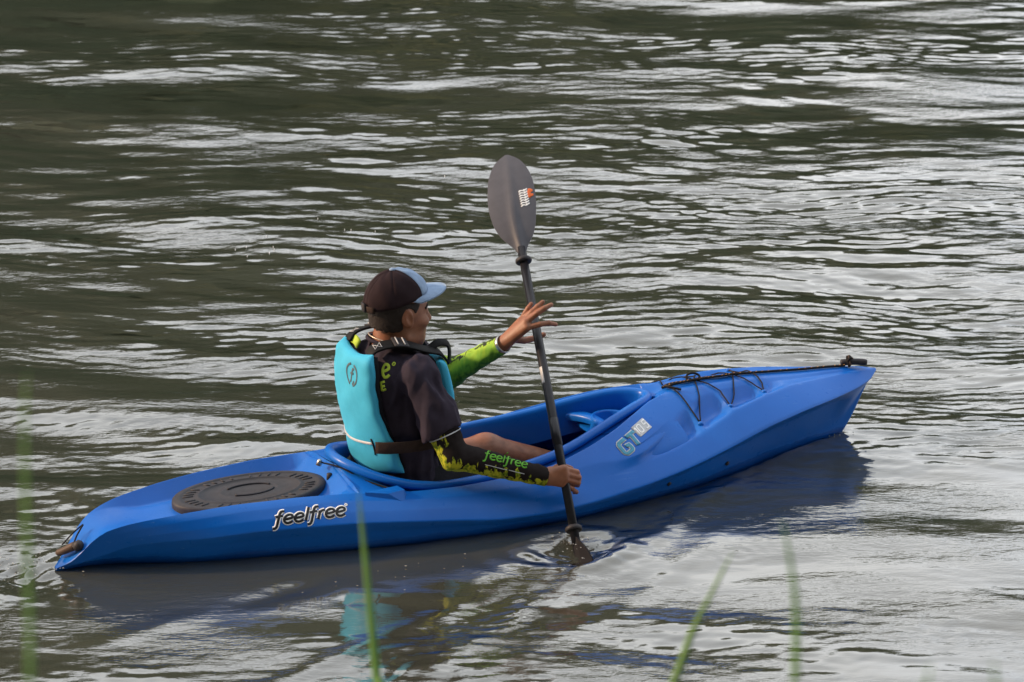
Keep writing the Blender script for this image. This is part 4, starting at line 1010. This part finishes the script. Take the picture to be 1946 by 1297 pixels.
# ------------------------------------------------------------------ the paddle
paddle = empty('paddle', (KX, KY, 0), KTH)
tag(paddle, 'black double-bladed kayak paddle held upright with one blade in the water', 'paddle')
PA = np.array([1.771, .15, .773]); PB = np.array([1.630, -.515, .044]); PD = nrm(PA - PB)
VIEW = nrm(np.array([-.40, -.84, .36]))     # the way the upper blade faces
def pp(s): return PB + PD * s
LR = np.linalg.norm(PA - PB)
mesh_obj('shaft', *tube([pp(-.10), pp(.35), pp(.36), pp(LR + .05)], [.0150, .0150, .0158, .0150], 18), M['shaft'], paddle)
mesh_obj('ferrule', *tube([pp(.30), pp(.301), pp(.40), pp(.401)], [.0150, .0168, .0168, .0150], 18), M['shaft'], paddle)
for s in (0.0, LR):
    d = tube([pp(s - .006), pp(s - .009), pp(s - .004), pp(s + .004), pp(s + .009), pp(s + .006)], [.0152, .026, .029, .028, .022, .0152], 20); mesh_obj('drip_ring', *d, M['rubber'], paddle)
def blade(name, root, d, face, L, W, scoop):
    d = nrm(d); n = nrm(face - d * (face @ d)); b = np.cross(d, n)
    ts = np.linspace(0, 1, 30); V = []; ns = 17
    hw = pchip([(0, .016), (.06, .030), (.16, .062), (.32, .085), (.52, .094), (.70, .088), (.84, .070), (.94, .043), (1.0, .006)])
    asym = pchip([(0, 0), (.3, -.006), (.7, .004), (1, .010)])
    for th in (1, -1):
        for t in ts:
            h = float(hw(t)) * W / .188
            for s in np.linspace(-1, 1, ns):
                sp = .0105 * (1 - t) ** .7 * math.exp(-(s * h / .013) ** 2); cur = scoop * t * t - .012 * (1 - s * s) * math.sin(math.pi * t) * (1 if scoop >= 0 else 1)
                V.append(root + d * (t * L) + b * (s * h + float(asym(t))) + n * (-cur + th * (.0022 + sp * (1 if th > 0 else .6))))
    F = grid_faces(30, ns); o = 30 * ns; F2 = [tuple(k + o for k in f[::-1]) for f in F]
    per = [(0, j) for j in range(ns)] + [(i, ns - 1) for i in range(1, 30)] + [(29, j) for j in range(ns - 2, -1, -1)] + [(i, 0) for i in range(28, 0, -1)]
    ids = [i * ns + j for i, j in per]; F3 = [(ids[i], ids[i] + o, ids[(i + 1) % len(ids)] + o, ids[(i + 1) % len(ids)]) for i in range(len(ids))]
    ob = mesh_obj(name, V, F + F2 + F3, M['blade'], paddle)
    bmx = bmesh.new(); bmx.from_mesh(ob.data); bmesh.ops.recalc_face_normals(bmx, faces=bmx.faces); bmx.to_mesh(ob.data); bmx.free(); ob.data.set_sharp_from_angle(angle=rad(50))
    return ob, d, n, b
M['wetblade'] = plain('wet_grey_blade', (.012, .012, .015), .6, .12, 25, .3, .05)
ub_, bd, bn, bb = blade('upper_blade', pp(LR + .030), PD, VIEW, .402, .168, .05)
lb_ = blade('lower_blade', pp(-.035), -PD, np.array([-.9, .2, .3]), .372, .182, .05)[0]; lb_.data.materials.clear(); lb_.data.materials.append(M['wetblade'])
bl_bvh = BVHTree.FromPolygons([v.co[:] for v in ub_.data.vertices], [p.vertices[:] for p in ub_.data.polygons])
# printed mark: white slanted letters beside an orange flash
if bb[0] < 0: bb = -bb
lo_ = pp(LR + .030) + bd * .170 + bb * .026
st_ = []
for i in range(7):
    y = i * .16
    st_.append(np.array([(0.0, y), (.16, y + .10), (.30, y + .06), (.50, y + .20)])); st_.append(np.array([(.06, y + .02), (.10, y + .13)])); st_.append(np.array([(.30, y + .06), (.34, y + .17)]))
wrap([spline(s, 3) for s in st_], bl_bvh, lo_, bb, bd, .062, .0024, .0006, 'blade_lettering', M['white'], ub_)
fl_ = [np.array([(x, y0 + (y1 - y0) * t) for t in np.linspace(0, 1, 8)]) for x, y0, y1 in ((.52, .55, .98), (.58, .52, 1.12), (.64, .60, 1.14), (.70, .62, .80), (.70, .90, 1.12), (.76, .66, .80), (.76, .94, 1.08))]
wrap(fl_, bl_bvh, lo_, bb, bd, .062, .0028, .0006, 'blade_flash', M['orange'], ub_)
s0 = .53; cv = nrm(np.cross(PD, np.cross(VIEW, PD))); sd_ = np.cross(PD, cv)
if sd_[0] > 0: sd_ = -sd_
P = [pp(s0 + .005 * i) + nrm(cv * .75 + sd_ * .65) * .0153 for i in range(13)]
mesh_obj('shaft_sticker', *ribbon(P, nrm(cv * .75 + sd_ * .65), .012, .001), M['silver'], paddle)

# ------------------------------------------------------------------ reeds on the near bank, out of focus
def m_grass():
    t = NT('reed_green'); t.col(t.ramp(t.noise(14, 3), [(.3, (.05, .15, .015)), (.7, (.09, .22, .02))])); t.set(Roughness=.5); t.b.inputs['Transmission Weight'].default_value = 0
    return t.m
M['grass'] = m_grass()
def reed(P, w, label):
    P = spline(P, 8); n = len(P); wv = w * np.interp(np.linspace(0, 1, n), [0, .15, .6, .9, 1], [.6, 1, .9, .45, .03]); V = []; F = []
    T = np.gradient(P, axis=0); T = nrm(T)
    for i in range(n):
        b = nrm(np.cross(T[i], (0, 1, .15))); f = nrm(np.cross(b, T[i]))
        for a, c in ((-1, .25), (0, -.12), (1, .25), (0, -.02)): V.append(P[i] + b * wv[i] * .5 * a + f * wv[i] * c)
    for i in range(n - 1):
        for k in range(4): l = (k + 1) % 4; F.append((i * 4 + k, i * 4 + l, (i + 1) * 4 + l, (i + 1) * 4 + k))
    o = mesh_obj('reed_blade', V, F, M['grass']); return tag(o, label, 'reed', 'reeds on the near bank')
def ground(x, y): return float(bh_(y))
for pts, w, lab in (
    ([(-0.384, -8.646, 3.108), (-0.386, -8.616, 3.196), (-0.389, -8.587, 3.284), (-0.39, -8.563, 3.356), (-0.388, -8.55, 3.396)], 0.006, 'faint blurred reed blade at the left edge of the view'),
    ([(-0.171, -7.004, 2.342), (-0.178, -6.975, 2.427), (-0.186, -6.949, 2.506), (-0.194, -6.923, 2.584), (-0.202, -6.897, 2.663)], 0.0125, 'blurred green reed blade in front of the middle of the kayak'),
    ([(0.104, -7.228, 2.301), (0.173, -7.182, 2.439), (0.206, -7.159, 2.508), (0.228, -7.14, 2.565), (0.251, -7.126, 2.609), (0.279, -7.108, 2.662)], 0.0115, 'blurred green reed blade leaning right below the bow'),
    ([(0.28, -8.012, 2.795), (0.284, -7.984, 2.88), (0.284, -7.962, 2.945), (0.278, -7.947, 2.99), (0.27, -7.935, 3.027)], 0.008, 'blurred thin reed blade arching left below the bow'),
    ([(0.329, -8.646, 3.108), (0.331, -8.634, 3.144), (0.335, -8.624, 3.172)], 0.006, 'tip of a blurred reed at the bottom right'),
    ([(0.386, -8.646, 3.108), (0.387, -8.634, 3.144), (0.386, -8.623, 3.176)], 0.006, 'tip of a blurred reed at the bottom right corner')):
    P = [np.array(q) for q in pts]; b0 = P[0] + (P[0] - P[1]) * 1.0; b0[2] = min(b0[2], P[0][2] - .1); g0 = np.array([b0[0], b0[1] - .05, ground(b0[0], b0[1] - .05) - .02])
    reed([g0, (g0 + b0) / 2 * 1.0] + P, w, lab)

# ------------------------------------------------------------------ splashes, bubbles and flying drops
def kw(u, v, z): return np.array([KX + u * A2[0] + v * L2[0], KY + u * A2[1] + v * L2[1], z])
bmi = bmesh.new(); bmesh.ops.create_icosphere(bmi, subdivisions=1, radius=1.0); dv_ = np.array([v.co[:] for v in bmi.verts]); df_ = [tuple(v.index for v in f.verts) for f in bmi.faces]; bmi.free()
g = np.random.default_rng(9)
def blobs(spots): return merge([(dv_ * r * np.array(sc) + p, df_) for p, r, sc in spots])
sp_ = []
for _ in range(70):
    u = g.normal(-.08, .10); v = g.normal(.05, .06); sp_.append((kw(u, v, abs(g.normal(0, .010)) + .004), g.uniform(.0008, .0026), (1.6, 1.2, .6)))
for _ in range(50):
    a = g.uniform(0, 6.28); r = abs(g.normal(.06, .05)); sp_.append((kw(1.60 + r * math.cos(a) + .03, -.56 + r * math.sin(a), abs(g.normal(0, .012)) - .004), g.uniform(.0008, .0026), (1.5, 1.2, .6)))
for _ in range(26): sp_.append((kw(g.normal(2.97, .05), g.normal(-.02, .02), abs(g.normal(0, .006))), g.uniform(.001, .003), (1.2, 1, .8)))
tag(mesh_obj('splash', *blobs(sp_), M['drop']), 'bright splash drops around the stern, bow and dipped paddle blade', 'splash', kind='stuff')
sp_ = []
for _ in range(14):
    u = g.normal(1.02, .20); v = -.36 - abs(g.normal(.0, .11)); sp_.append((kw(u, v - .10, .003), g.uniform(.0008, .002), (2.4, 1.4, .4)))
tag(mesh_obj('foam_bubbles', *blobs(sp_), M['drop']), 'small white bubbles drifting on the water beside the hull', 'bubbles', kind='stuff')
sp_ = []
for p in ((-0.949, 0.285, 0.809), (-0.911, 0.288, 0.818), (-0.908, 0.278, 0.787), (-0.832, 0.281, 0.797), (-0.819, 0.288, 0.818), (-0.816, 0.285, 0.808), (-0.666, 0.319, 0.91), (-0.574, 0.307, 0.874), (-0.552, 0.306, 0.873), (-0.469, 0.305, 0.869), (-0.231, 0.365, 1.049), (-0.843, 0.3, 0.852)):
    p = np.array(p); sp_.append((p, .0015, (1.0, 1, g.uniform(2.5, 5))))
tag(mesh_obj('flying_drops', *blobs(sp_), M['foam']), 'tiny water drops flying through the air behind the paddler', 'drops', kind='stuff')
